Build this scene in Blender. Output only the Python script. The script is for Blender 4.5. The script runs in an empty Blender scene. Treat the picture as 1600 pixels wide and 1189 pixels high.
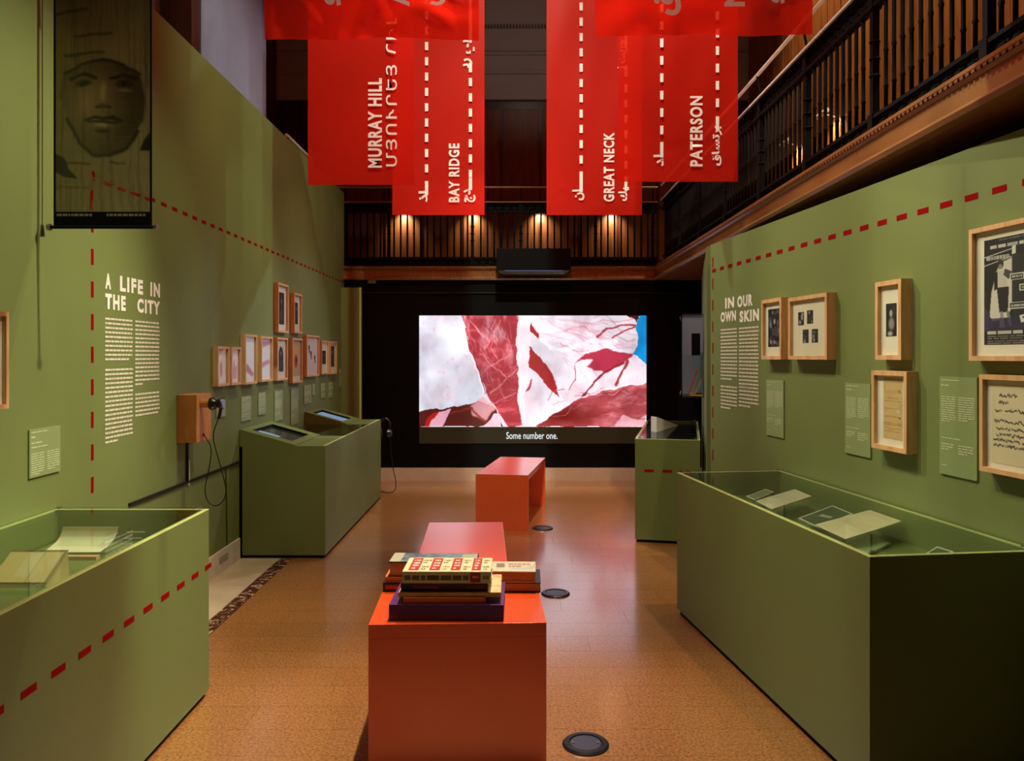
import bpy, bmesh, math, random
import numpy as np
from mathutils import Vector, Matrix
random.seed(7); np.random.seed(7)
SC = bpy.context.scene
C = SC.collection
V = Vector

# ------------------------------------------------------------------ camera
EYE = 1.41; F = 1250.0; HX = 800.0; HY = 556.0
cam_d = bpy.data.cameras.new('camera'); cam = bpy.data.objects.new('camera', cam_d); C.objects.link(cam)
cam.location = (0, 0, EYE); cam.rotation_euler = (math.pi/2, 0, 0)
cam_d.sensor_fit = 'HORIZONTAL'; cam_d.sensor_width = 36.0; cam_d.lens = 36.0*F/1600.0
cam_d.shift_y = -(594.5-HY)/1600.0
cam_d.clip_start = 0.05
SC.camera = cam

# ------------------------------------------------------------------ world, exposure
w = bpy.data.worlds.new('world'); SC.world = w; w.use_nodes = True
w.node_tree.nodes['Background'].inputs[0].default_value = (0.9, 0.85, 0.8, 1)
w.node_tree.nodes['Background'].inputs[1].default_value = 0.02
vs = SC.view_settings
vs.view_transform = 'Standard'; vs.look = 'None'; vs.gamma = 1; vs.use_curve_mapping = False
vs.exposure = 0.0

# ------------------------------------------------------------------ lamps of the room: ceiling track spots, plus added fill spots
WARM = (1.0, 0.90, 0.70)
COOL = (0.74, 0.72, 1.0)
def spot(name, loc, target, watts, deg, blend=0.8, color=WARM, radius=0.04):
    d = bpy.data.lights.new(name, 'SPOT'); d.energy = watts; d.spot_size = math.radians(deg); d.spot_blend = blend
    d.color = color; d.shadow_soft_size = radius
    o = bpy.data.objects.new(name, d); C.objects.link(o); o.location = loc
    o.rotation_euler = (V(target)-V(loc)).to_track_quat('-Z', 'Y').to_euler()
    return o
TH = 4.6
# wall washers, left wall
spot('track_or_fill_spot', (0.9, 3.12, TH), (-1.9, 3.05, 1.35), 700, 40)
for y_, w_, dg in ((3.9, 170, 40),):
    spot('track_or_fill_spot', (0.25, y_+.5, TH), (-1.9, y_, 1.25), w_, dg)
spot('track_or_fill_spot', (-0.3, 6.3, 4.0), (-1.9, 5.5, 1.2), 48, 54)
spot('track_or_fill_spot', (-0.3, 7.4, 4.0), (-1.9, 7.1, 1.3), 36, 56)
# added cool fill spots for the far end, in place of stronger screen glow
spot('track_or_fill_spot', (0.7, 7.8, 3.4), (-1.9, 5.6, 1.0), 150, 40, color=COOL)
spot('track_or_fill_spot', (0.7, 8.4, 3.4), (-1.9, 7.2, 1.1), 110, 44, color=COOL)
spot('track_or_fill_spot', (-0.6, 7.6, 4.3), (1.4, 5.2, 1.0), 80, 32, color=COOL)
spot('track_or_fill_spot', (0.1, 5.7, 3.9), (1.42, 6.8, 1.15), 110, 36, color=COOL)  # added fill to brighten the acrylic wall case and the white wedge
spot('track_or_fill_spot', (0.0, 8.3, 4.6), (0.15, 6.2, 0.2), 170, 44, color=COOL)
# wall washers, right wall
for y_, w_, dg in ((2.3, 230, 54), (3.5, 240, 48), (4.8, 140, 44)):
    spot('track_or_fill_spot', (-0.4, y_+1.5, 4.0), (1.7-(y_-2.3)*.12, y_, 1.25), w_, dg)
# downlights on floor and benches
spot('track_or_fill_spot', (0.15, 3.6, 5.5), (-0.2, 2.9, 0.4), 720, 30)
spot('track_or_fill_spot', (1.0, 2.72, 4.6), (-1.2, 2.0, 0.4), 260, 44)  # added fill on the left case front, clears the banner's red shadow
spot('track_or_fill_spot', (0.1, 4.4, 5.5), (-1.0, 3.5, 0.0), 800, 40)
spot('track_or_fill_spot', (0.1, 3.4, 5.5), (0.6, 2.2, 0.0), 220, 36)
spot('track_or_fill_spot', (0.0, 7.2, 5.4), (0.1, 6.6, 0.0), 25, 50)
# banners lit from the high ceiling, along the middle
spot('track_or_fill_spot', (0.05, 4.1, 6.6), (-0.75, 6.85, 3.3), 520, 46)
spot('track_or_fill_spot', (0.15, 4.1, 6.6), (0.75, 6.85, 3.3), 520, 46)
spot('track_or_fill_spot', (0.05, 3.25, 6.6), (-1.05, 5.6, 3.3), 720, 46)
spot('track_or_fill_spot', (0.15, 3.25, 6.6), (1.15, 5.6, 3.3), 720, 46)
spot('track_or_fill_spot', (0.1, 1.8, 6.4), (-0.6, 3.0, 3.3), 230, 29)
spot('track_or_fill_spot', (0.1, 1.8, 6.4), (0.8, 3.0, 3.3), 230, 29)
spot('track_or_fill_spot', (0.1, 8.4, 6.4), (0.0, 6.6, 3.0), 260, 80)
# gallery walls and balcony fascia
spot('track_or_fill_spot', (-1.0, 3.0, 5.9), (1.65, 3.3, 2.6), 430, 44)
spot('track_or_fill_spot', (-1.0, 5.4, 5.9), (1.65, 5.9, 2.6), 300, 44)
spot('track_or_fill_spot', (-0.3, 7.6, 4.6), (-0.3, 9.05, 2.3), 60, 50)
for y_, w_ in ((3.4, 560), (5.4, 560), (7.4, 400)):
    spot('track_or_fill_spot', (2.15, y_, 6.3), (3.0, y_+.5, 3.4), w_, 80, color=(1, .78, .5))
spot('track_or_fill_spot', (0.4, 5.4, 6.2), (-2.05, 6.0, 3.9), 16, 40, color=(0.8, 0.8, 1.0))
spot('track_or_fill_spot', (0.2, 8.2, 5.0), (0.2, 10.2, 5.6), 12, 90, color=(1.0, 0.86, 0.74))

# ------------------------------------------------------------------ helpers
def lin(c):
    return tuple(((x/255.0)/12.92 if x/255.0 <= 0.04045 else ((x/255.0+0.055)/1.055)**2.4) for x in c)

def W(px, py, y):
    """world point at depth y on the line of sight of a photo pixel"""
    return V(((px-HX)/F*y, y, EYE-(py-HY)/F*y))

def newmat(name):
    m = bpy.data.materials.new(name); m.use_nodes = True
    nt = m.node_tree
    return m, nt, nt.nodes['Principled BSDF']

def mat(name, col, rough=0.5, spec=0.5, var=0.0, scale=8.0, metal=0.0, bump=0.0, emit=None, es=0.0):
    m, nt, p = newmat(name)
    c = lin(col)
    p.inputs['Base Color'].default_value = (*c, 1)
    p.inputs['Roughness'].default_value = rough
    p.inputs['Specular IOR Level'].default_value = spec
    p.inputs['Metallic'].default_value = metal
    if emit:
        p.inputs['Emission Color'].default_value = (*lin(emit), 1); p.inputs['Emission Strength'].default_value = es
    tc = nt.nodes.new('ShaderNodeTexCoord'); nz = nt.nodes.new('ShaderNodeTexNoise')
    nz.inputs['Scale'].default_value = scale; nz.inputs['Detail'].default_value = 4
    nt.links.new(tc.outputs['Object'], nz.inputs['Vector'])
    if var > 0:
        rp = nt.nodes.new('ShaderNodeValToRGB')
        rp.color_ramp.elements[0].position = 0.3; rp.color_ramp.elements[1].position = 0.7
        rp.color_ramp.elements[0].color = tuple(max(0, x*(1-var)) for x in c)+(1,)
        rp.color_ramp.elements[1].color = tuple(min(1, x*(1+var)) for x in c)+(1,)
        nt.links.new(nz.outputs['Fac'], rp.inputs['Fac']); nt.links.new(rp.outputs['Color'], p.inputs['Base Color'])
    if bump > 0:
        b = nt.nodes.new('ShaderNodeBump'); b.inputs['Strength'].default_value = bump; b.inputs['Distance'].default_value = 0.002
        nt.links.new(nz.outputs['Fac'], b.inputs['Height']); nt.links.new(b.outputs['Normal'], p.inputs['Normal'])
    return m

def wood(name, c1, c2, stretch=(1, 1, 12), scale=6.0, rough=0.4, spec=0.5):
    m, nt, p = newmat(name)
    tc = nt.nodes.new('ShaderNodeTexCoord'); mp = nt.nodes.new('ShaderNodeMapping'); nz = nt.nodes.new('ShaderNodeTexNoise')
    mp.inputs['Scale'].default_value = tuple(1.0/s*6 for s in stretch)
    nz.inputs['Scale'].default_value = scale; nz.inputs['Detail'].default_value = 6; nz.inputs['Distortion'].default_value = 0.6
    rp = nt.nodes.new('ShaderNodeValToRGB')
    rp.color_ramp.elements[0].position = 0.32; rp.color_ramp.elements[1].position = 0.68
    rp.color_ramp.elements[0].color = lin(c1)+(1,); rp.color_ramp.elements[1].color = lin(c2)+(1,)
    nt.links.new(tc.outputs['Object'], mp.inputs['Vector']); nt.links.new(mp.outputs['Vector'], nz.inputs['Vector'])
    nt.links.new(nz.outputs['Fac'], rp.inputs['Fac']); nt.links.new(rp.outputs['Color'], p.inputs['Base Color'])
    p.inputs['Roughness'].default_value = rough; p.inputs['Specular IOR Level'].default_value = spec
    return m

def glassmat(name, tint=(0.93, 0.97, 0.94)):
    m, nt, p = newmat(name); nt.nodes.remove(p)
    out = nt.nodes['Material Output']
    tr = nt.nodes.new('ShaderNodeBsdfTransparent'); tr.inputs[0].default_value = (*tint, 1)
    gl = nt.nodes.new('ShaderNodeBsdfGlossy'); gl.inputs['Roughness'].default_value = 0.015
    lw = nt.nodes.new('ShaderNodeLayerWeight'); lw.inputs['Blend'].default_value = 0.5
    pw = nt.nodes.new('ShaderNodeMath'); pw.operation = 'POWER'; pw.inputs[1].default_value = 5.0
    fr = nt.nodes.new('ShaderNodeMath'); fr.operation = 'MULTIPLY_ADD'; fr.inputs[1].default_value = 0.65; fr.inputs[2].default_value = 0.03
    nt.links.new(lw.outputs['Facing'], pw.inputs[0]); nt.links.new(pw.outputs[0], fr.inputs[0])
    mx = nt.nodes.new('ShaderNodeMixShader')
    nt.links.new(fr.outputs[0], mx.inputs[0]); nt.links.new(tr.outputs[0], mx.inputs[1]); nt.links.new(gl.outputs[0], mx.inputs[2])
    nt.links.new(mx.outputs[0], out.inputs['Surface'])
    return m

def attrmat(name, rough=0.6, emit=0.0, transp=0.0):
    m, nt, p = newmat(name)
    a = nt.nodes.new('ShaderNodeAttribute'); a.attribute_name = 'Col'
    p.inputs['Roughness'].default_value = rough
    if emit > 0:
        p.inputs['Base Color'].default_value = (0.02, 0.02, 0.02, 1)
        nt.links.new(a.outputs['Color'], p.inputs['Emission Color']); p.inputs['Emission Strength'].default_value = emit
    else:
        nt.links.new(a.outputs['Color'], p.inputs['Base Color'])
    if transp > 0:
        p.inputs['Alpha'].default_value = 1-transp
    return m

# bmesh primitives
def BM(): return bmesh.new()
def box(bm, p, a, b, c):
    p, a, b, c = V(p), V(a), V(b), V(c)
    vs_ = [bm.verts.new(q) for q in (p, p+a, p+a+b, p+b, p+c, p+a+c, p+a+b+c, p+b+c)]
    for f in ((0, 3, 2, 1), (4, 5, 6, 7), (0, 1, 5, 4), (1, 2, 6, 5), (2, 3, 7, 6), (3, 0, 4, 7)):
        bm.faces.new([vs_[i] for i in f])
def bx(bm, x0, x1, y0, y1, z0, z1):
    box(bm, (x0, y0, z0), (x1-x0, 0, 0), (0, y1-y0, 0), (0, 0, z1-z0))
def prism(bm, pts, ext):
    """closed polygon pts extruded along ext"""
    a = [bm.verts.new(V(p)) for p in pts]; b = [bm.verts.new(V(p)+V(ext)) for p in pts]
    n = len(pts)
    bm.faces.new(a); bm.faces.new(list(reversed(b)))
    for i in range(n): bm.faces.new((a[i], b[i], b[(i+1) % n], a[(i+1) % n]))
def cyl(bm, p0, p1, r0, r1=None, n=12):
    r1 = r0 if r1 is None else r1
    p0, p1 = V(p0), V(p1); d = (p1-p0).normalized()
    t = V((1, 0, 0)) if abs(d.x) < 0.9 else V((0, 1, 0))
    u = d.cross(t).normalized(); v = d.cross(u)
    A = [bm.verts.new(p0+(u*math.cos(2*math.pi*i/n)+v*math.sin(2*math.pi*i/n))*r0) for i in range(n)]
    B = [bm.verts.new(p1+(u*math.cos(2*math.pi*i/n)+v*math.sin(2*math.pi*i/n))*r1) for i in range(n)]
    bm.faces.new(list(reversed(A))); bm.faces.new(B)
    for i in range(n): bm.faces.new((A[i], A[(i+1) % n], B[(i+1) % n], B[i]))
def lathe(bm, c, prof, n=16):
    """prof: list of (r,z) from bottom to top around vertical axis at c"""
    c = V(c); rings = []
    for r, z in prof:
        rings.append([bm.verts.new(c+V((r*math.cos(2*math.pi*i/n), r*math.sin(2*math.pi*i/n), z))) for i in range(n)])
    for A, B in zip(rings, rings[1:]):
        for i in range(n): bm.faces.new((A[i], A[(i+1) % n], B[(i+1) % n], B[i]))
    bm.faces.new(list(reversed(rings[0]))); bm.faces.new(rings[-1])
def tube(bm, pts, r, n=8, smooth=3):
    pts = [V(p) for p in pts]
    for _ in range(smooth):
        q = [pts[0]]
        for a, b in zip(pts, pts[1:]): q += [a*0.75+b*0.25, a*0.25+b*0.75]
        q.append(pts[-1]); pts = q
    prev = None; rings = []
    u = None
    for i, p in enumerate(pts):
        d = (pts[min(i+1, len(pts)-1)]-pts[max(i-1, 0)]).normalized()
        if u is None:
            t = V((0, 0, 1)) if abs(d.z) < 0.9 else V((1, 0, 0)); u = d.cross(t).normalized()
        else:
            u = (u-d*u.dot(d)).normalized()
        v = d.cross(u)
        rings.append([bm.verts.new(p+(u*math.cos(2*math.pi*k/n)+v*math.sin(2*math.pi*k/n))*r) for k in range(n)])
    for A, B in zip(rings, rings[1:]):
        for k in range(n): bm.faces.new((A[k], A[(k+1) % n], B[(k+1) % n], B[k]))
    bm.faces.new(list(reversed(rings[0]))); bm.faces.new(rings[-1])
def ring(bm, c, u, v, R, r, n=8, m=4):
    c, u, v = V(c), V(u).normalized(), V(v).normalized(); nn = u.cross(v)
    rs = []
    for i in range(n):
        a = 2*math.pi*i/n; d = u*math.cos(a)+v*math.sin(a)
        rs.append([bm.verts.new(c+d*R+(d*math.cos(2*math.pi*k/m)+nn*math.sin(2*math.pi*k/m))*r) for k in range(m)])
    for i in range(n):
        A, B = rs[i], rs[(i+1) % n]
        for k in range(m): bm.faces.new((A[k], B[k], B[(k+1) % m], A[(k+1) % m]))

ORG = {}
def props(o, label=None, cat=None, group=None, kind=None):
    if label: o['label'] = label
    if cat: o['category'] = cat
    if group: o['group'] = group
    if kind: o['kind'] = kind
    return o
def finish(bm, name, m, origin, bevel=0.0, smooth=False):
    bmesh.ops.recalc_face_normals(bm, faces=bm.faces)
    if bevel > 0:
        bmesh.ops.bevel(bm, geom=list(bm.edges), offset=bevel, segments=2, affect='EDGES', profile=0.7)
    bmesh.ops.translate(bm, verts=bm.verts, vec=-V(origin))
    me = bpy.data.meshes.new(name); bm.to_mesh(me); bm.free()
    me.materials.append(m)
    if smooth:
        for p in me.polygons: p.use_smooth = True
    return me
def obj(name, bm, m, parent=None, bevel=0.0, smooth=False, origin=None):
    """one mesh object from a bmesh in world coordinates; parts keep their thing's origin"""
    if parent is not None:
        org = ORG[parent.name]
    else:
        if origin is None:
            bm.verts.ensure_lookup_table()
            lo = [min(v.co[i] for v in bm.verts) for i in range(3)]; hi = [max(v.co[i] for v in bm.verts) for i in range(3)]
            origin = ((lo[0]+hi[0])/2, (lo[1]+hi[1])/2, lo[2])
        org = V(origin)
    me = finish(bm, name, m, org, bevel, smooth)
    o = bpy.data.objects.new(name, me); C.objects.link(o)
    if parent is not None: o.parent = parent
    else: o.location = org
    ORG[o.name] = V(org)
    return o
def meshobj(name, me, parent=None, world=(0, 0, 0), rz=0.0):
    """place shared mesh data"""
    o = bpy.data.objects.new(name, me); C.objects.link(o)
    if parent is not None:
        o.parent = parent; o.location = V(world)-ORG[parent.name]
    else: o.location = world
    o.rotation_euler = (0, 0, rz)
    ORG[o.name] = V(world)
    return o
def thing(name, label, cat, loc, group=None, rz=0.0, kind=None):
    o = bpy.data.objects.new(name, None); C.objects.link(o); o.location = loc; o.empty_display_size = 0.1
    ORG[o.name] = V(loc)
    return props(o, label, cat, group, kind)
def structure(name, bm, m, label, parent=None, bevel=0.0):
    o = obj(name, bm, m, parent, bevel)
    return props(o, label, None, None, 'structure')
def nodecopy(o, m): o.data.materials.clear(); o.data.materials.append(m)

# ------------------------------------------------------------------ painting of flat prints
class Cv:
    """small raster in user units (W x H, y down) that becomes vertex colour of a print"""
    def __init__(s, Wu, Hu, nx, ny, col):
        s.Wu, s.Hu, s.nx, s.ny = Wu, Hu, nx, ny
        s.a = np.empty((ny, nx, 3)); s.a[:] = np.array(col, float)
        xs = np.linspace(0, Wu, nx); ys = np.linspace(0, Hu, ny)
        s.X, s.Y = np.meshgrid(xs, ys)
    def put(s, mask, col, al=1.0):
        k = (mask*al)[..., None]
        s.a = s.a*(1-k)+np.array(col, float)*k
        return s
    def rect(s, x0, y0, x1, y1, col, al=1.0):
        return s.put(((s.X >= x0) & (s.X <= x1) & (s.Y >= y0) & (s.Y <= y1)).astype(float), col, al)
    def pmask(s, pts):
        ins = np.zeros(s.X.shape, bool); n = len(pts)
        for i in range(n):
            x0, y0 = pts[i]; x1, y1 = pts[(i+1) % n]
            if y0 == y1: continue
            c = ((y0 > s.Y) != (y1 > s.Y)) & (s.X < (x1-x0)*(s.Y-y0)/(y1-y0)+x0)
            ins ^= c
        return ins.astype(float)
    def poly(s, pts, col, al=1.0, soft=0):
        m = s.pmask(pts)
        for _ in range(soft):
            p = np.pad(m, 1, mode='edge'); m = (p[:-2, 1:-1]+p[2:, 1:-1]+p[1:-1, :-2]+p[1:-1, 2:]+m)/5
        return s.put(m, col, al)
    def ell(s, cx, cy, rx, ry, col, al=1.0, soft=0.25):
        d = np.sqrt(((s.X-cx)/rx)**2+((s.Y-cy)/ry)**2)
        return s.put(np.clip((1-d)/soft, 0, 1), col, al)
    def line(s, pts, wd, col, al=1.0):
        for (x0, y0), (x1, y1) in zip(pts, pts[1:]):
            dx, dy = x1-x0, y1-y0; L2 = dx*dx+dy*dy+1e-9
            t = np.clip(((s.X-x0)*dx+(s.Y-y0)*dy)/L2, 0, 1)
            d = np.hypot(s.X-x0-t*dx, s.Y-y0-t*dy)
            s.put(np.clip((wd-d)/(wd*0.6), 0, 1), col, al)
        return s
    def noise(s, sx, sy, seed=0):
        r = np.random.RandomState(seed); out = np.zeros(s.X.shape); tot = 0; amp = 1
        for o in range(4):
            gx, gy = int(s.Wu/sx*2**o)+3, int(s.Hu/sy*2**o)+3
            g = r.rand(gy, gx)
            fx = np.clip(s.X/sx*2**o, 0, gx-1.001); fy = np.clip(s.Y/sy*2**o, 0, gy-1.001)
            ix, iy = fx.astype(int), fy.astype(int); tx, ty = fx-ix, fy-iy
            tx = tx*tx*(3-2*tx); ty = ty*ty*(3-2*ty)
            ix2, iy2 = np.minimum(ix+1, gx-1), np.minimum(iy+1, gy-1)
            out += amp*((g[iy, ix]*(1-tx)+g[iy, ix2]*tx)*(1-ty)+(g[iy2, ix]*(1-tx)+g[iy2, ix2]*tx)*ty)
            tot += amp; amp *= 0.5
        return out/tot
    def words(s, x0, y0, x1, pitch, n, col, hgt=0.55, al=1.0, seed=1, ragged=True):
        """rows of unreadable small print"""
        r = random.Random(seed)
        for k in range(n):
            x = x0; y = y0+k*pitch; end = x1 if (k < n-1 or not ragged) else x0+(x1-x0)*0.6
            while x < end:
                wd = (x1-x0)*r.uniform(0.06, 0.2); s.rect(x, y, min(x+wd, end), y+pitch*hgt, col, al*r.uniform(0.75, 1)); x += wd+(x1-x0)*0.02
        return s
def print_mesh(name, cv, p0, u, v, m, parent=None, origin=None, bend=None):
    """p0 top-left corner, u full width vector, v full height vector (down)"""
    p0, u, v = V(p0), V(u), V(v)
    if parent is not None: org = ORG[parent.name]
    else: org = V(origin if origin else p0+u*0.5+v)
    ny, nx = cv.ny, cv.nx
    S, T = np.meshgrid(np.linspace(0, 1, nx), np.linspace(0, 1, ny))
    co = np.array(p0-org)[None, None, :]+S[..., None]*np.array(u)+T[..., None]*np.array(v)
    if bend is not None: co = co+bend(S, T)
    co = co.reshape(-1, 3)
    idx = np.arange(nx*ny).reshape(ny, nx)
    fc = np.stack([idx[:-1, :-1], idx[1:, :-1], idx[1:, 1:], idx[:-1, 1:]], -1).reshape(-1, 4)
    me = bpy.data.meshes.new(name)
    me.vertices.add(len(co)); me.vertices.foreach_set('co', co.astype(np.float32).ravel())
    me.loops.add(fc.size); me.loops.foreach_set('vertex_index', fc.ravel().astype(np.int32))
    me.polygons.add(len(fc)); me.polygons.foreach_set('loop_start', (np.arange(len(fc))*4).astype(np.int32))
    me.polygons.foreach_set('loop_total', np.full(len(fc), 4, np.int32))
    me.update(); me.validate()
    a = np.clip(cv.a, 0, 255)/255.0
    l = np.where(a <= 0.04045, a/12.92, ((a+0.055)/1.055)**2.4)
    ca = me.color_attributes.new('Col', 'FLOAT_COLOR', 'POINT')
    ca.data.foreach_set('color', np.concatenate([l.reshape(-1, 3), np.ones((nx*ny, 1))], 1).astype(np.float32).ravel())
    me.materials.append(m)
    o = bpy.data.objects.new(name, me); C.objects.link(o)
    if parent is not None: o.parent = parent
    else: o.location = org
    ORG[o.name] = org
    return o

# ------------------------------------------------------------------ lettering
def glyph_mesh(body, spacing=1.0, bold=0.0, wordsp=1.0):
    cu = bpy.data.curves.new('lettering', 'FONT'); cu.body = body; cu.size = 1.0
    cu.space_character = spacing; cu.space_word = wordsp; cu.offset = bold; cu.resolution_u = 3; cu.fill_mode = 'FRONT'
    o = bpy.data.objects.new('lettering', cu); C.objects.link(o)
    dg = bpy.context.evaluated_depsgraph_get()
    me = bpy.data.meshes.new_from_object(o.evaluated_get(dg))
    bpy.data.objects.remove(o); bpy.data.curves.remove(cu)
    return me
def lettering(name, body, p0, u, v, m, parent, spacing=1.0, bold=0.0, wordsp=1.0):
    """text fitted in the box: p0 = lower-left of the text box, u = full width vector, v = full height vector"""
    me = glyph_mesh(body, spacing, bold, wordsp)
    n = len(me.vertices); co = np.empty(n*3, np.float32); me.vertices.foreach_get('co', co); co = co.reshape(-1, 3)
    lo, hi = co.min(0), co.max(0)
    s = (co[:, 0]-lo[0])/max(hi[0]-lo[0], 1e-6); t = (co[:, 1]-lo[1])/max(hi[1]-lo[1], 1e-6)
    p = np.array(V(p0)-ORG[parent.name])
    out = p+s[:, None]*np.array(V(u))+t[:, None]*np.array(V(v))
    me.vertices.foreach_set('co', out.astype(np.float32).ravel()); me.name = name
    me.materials.clear(); me.materials.append(m); me.update()
    o = bpy.data.objects.new(name, me); C.objects.link(o); o.parent = parent; ORG[o.name] = V(ORG[parent.name])
    return o
def microtext(bm, p0, u, v, width, pitch, n, seed=1, last=0.6, hgt=0.5):
    """rows of small unreadable words as flat vinyl: p0 top-left, u right unit, v down unit"""
    r = random.Random(seed); p0, u, v = V(p0), V(u), V(v)
    for k in range(n):
        x = 0.0; end = width*(1.0 if k < n-1 else last)*r.uniform(0.97, 1.0)
        while x < end-0.002:
            wd = min(r.uniform(0.015, 0.05), end-x); y = k*pitch
            q = p0+u*x+v*y
            a = [bm.verts.new(c) for c in (q, q+u*wd, q+u*wd+v*pitch*hgt, q+v*pitch*hgt)]
            bm.faces.new(a); x += wd+0.0045

# ------------------------------------------------------------------ materials
M = {}
M['green'] = mat('green_paint', (110, 123, 66), 0.62, 0.3, 0.05, 2.0, bump=0.04)
M['green_case'] = mat('green_case_paint', (104, 115, 60), 0.5, 0.35, 0.04, 2.0)
M['edge'] = mat('green_case_edge', (196, 204, 126), 0.4, 0.5)
M['black'] = mat('black_paint', (7, 7, 9), 0.75, 0.15, 0.1, 4)
M['blackgloss'] = mat('black_plastic', (12, 12, 14), 0.35, 0.5)
M['shadowgap'] = mat('black_plinth', (6, 6, 5), 0.8, 0.2)  # plinth black stands in for the toe shadow line; scroll borders are truly black
M['red'] = mat('red_tape', (134, 2, 6), 0.8, 0.05)
M['white'] = mat('white_vinyl', (240, 236, 222), 0.6, 0.3)
M['offwhite'] = mat('vinyl_text', (214, 210, 186), 0.7, 0.2)
M['captext'] = mat('caption_print', (184, 194, 146), 0.7, 0.2)
M['paper'] = mat('cream_paper', (226, 214, 178), 0.8, 0.2, 0.06, 20)
M['card'] = mat('mat_board', (232, 222, 200), 0.85, 0.1, 0.03, 14)
M['oak'] = wood('oak_frame', (196, 150, 98), (222, 180, 126), (1.5, 1.5, 10), 8, 0.45, 0.4)
M['plywood'] = wood('plywood_box', (176, 116, 52), (196, 136, 66), (3, 3, 8), 8, 0.5, 0.4)
M['fascia'] = wood('fascia_wood', (118, 76, 34), (142, 95, 46), (1, 16, 2), 5, 0.35, 0.5)
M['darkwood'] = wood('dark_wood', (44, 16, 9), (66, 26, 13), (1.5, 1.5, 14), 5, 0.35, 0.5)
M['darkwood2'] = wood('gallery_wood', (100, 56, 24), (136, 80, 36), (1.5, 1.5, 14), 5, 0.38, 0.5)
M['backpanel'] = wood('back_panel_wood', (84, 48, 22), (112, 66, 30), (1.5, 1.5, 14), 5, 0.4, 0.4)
M['white_film'] = None
M['iron'] = mat('cast_iron', (10, 8, 6), 0.75, 0.12, 0.2, 30)
M['brass'] = mat('handrail_highlight', (236, 228, 220), 0.25, 0.8)  # near-white colour paints in the light caught along the rails
M['plaster'] = mat('grey_plaster', (148, 156, 156), 0.8, 0.2, 0.05, 3)
M['pilaster'] = mat('pale_plaster', (136, 142, 172), 0.75, 0.2, 0.06, 3)
M['base'] = mat('pale_stone_base', (212, 204, 186), 0.5, 0.4, 0.08, 12)
M['basebrown'] = mat('back_baseboard', (196, 170, 146), 0.55, 0.3, 0.06, 8)
M['orange'] = mat('orange_lacquer', (230, 76, 14), 0.34, 0.6, 0.02, 3)
p_ = M['orange'].node_tree.nodes['Principled BSDF']; p_.inputs['Coat Weight'].default_value = 1.0; p_.inputs['Coat Roughness'].default_value = 0.22; p_.inputs['Coat IOR'].default_value = 2.0
M['glass'] = glassmat('clear_glass')
M['acryl'] = mat('green_acrylic', (134, 152, 96), 0.35, 0.5)
M['stand'] = glassmat('clear_acrylic', (0.9, 0.95, 0.9))
M['print'] = attrmat('printed_paper', 0.6)
M['screen_img'] = attrmat('projected_image', 0.9, emit=1.85)
M['subtitle'] = mat('subtitle_light', (10, 10, 10), 0.9, 0.1, emit=(235, 240, 240), es=1.0)
M['steel'] = mat('steel_cap', (150, 146, 136), 0.3, 0.5, metal=0.9)
M['disc'] = mat('socket_cover', (22, 24, 34), 0.3, 0.5)
M['discin'] = mat('socket_plate', (58, 58, 80), 0.35, 0.5)
M['tablet'] = mat('dark_display_glass', (40, 42, 44), 0.12, 0.6)
M['tablet_lit'] = mat('lit_display', (60, 70, 84), 0.15, 0.5, emit=(150, 185, 225), es=0.5)
M['cable'] = mat('black_cable', (16, 18, 12), 0.5, 0.4)
M['stone'] = mat('beige_stone', (196, 178, 140), 0.3, 0.5, 0.1, 6)
M['grout'] = mat('dark_joint', (60, 38, 20), 0.8, 0.2)

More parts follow.
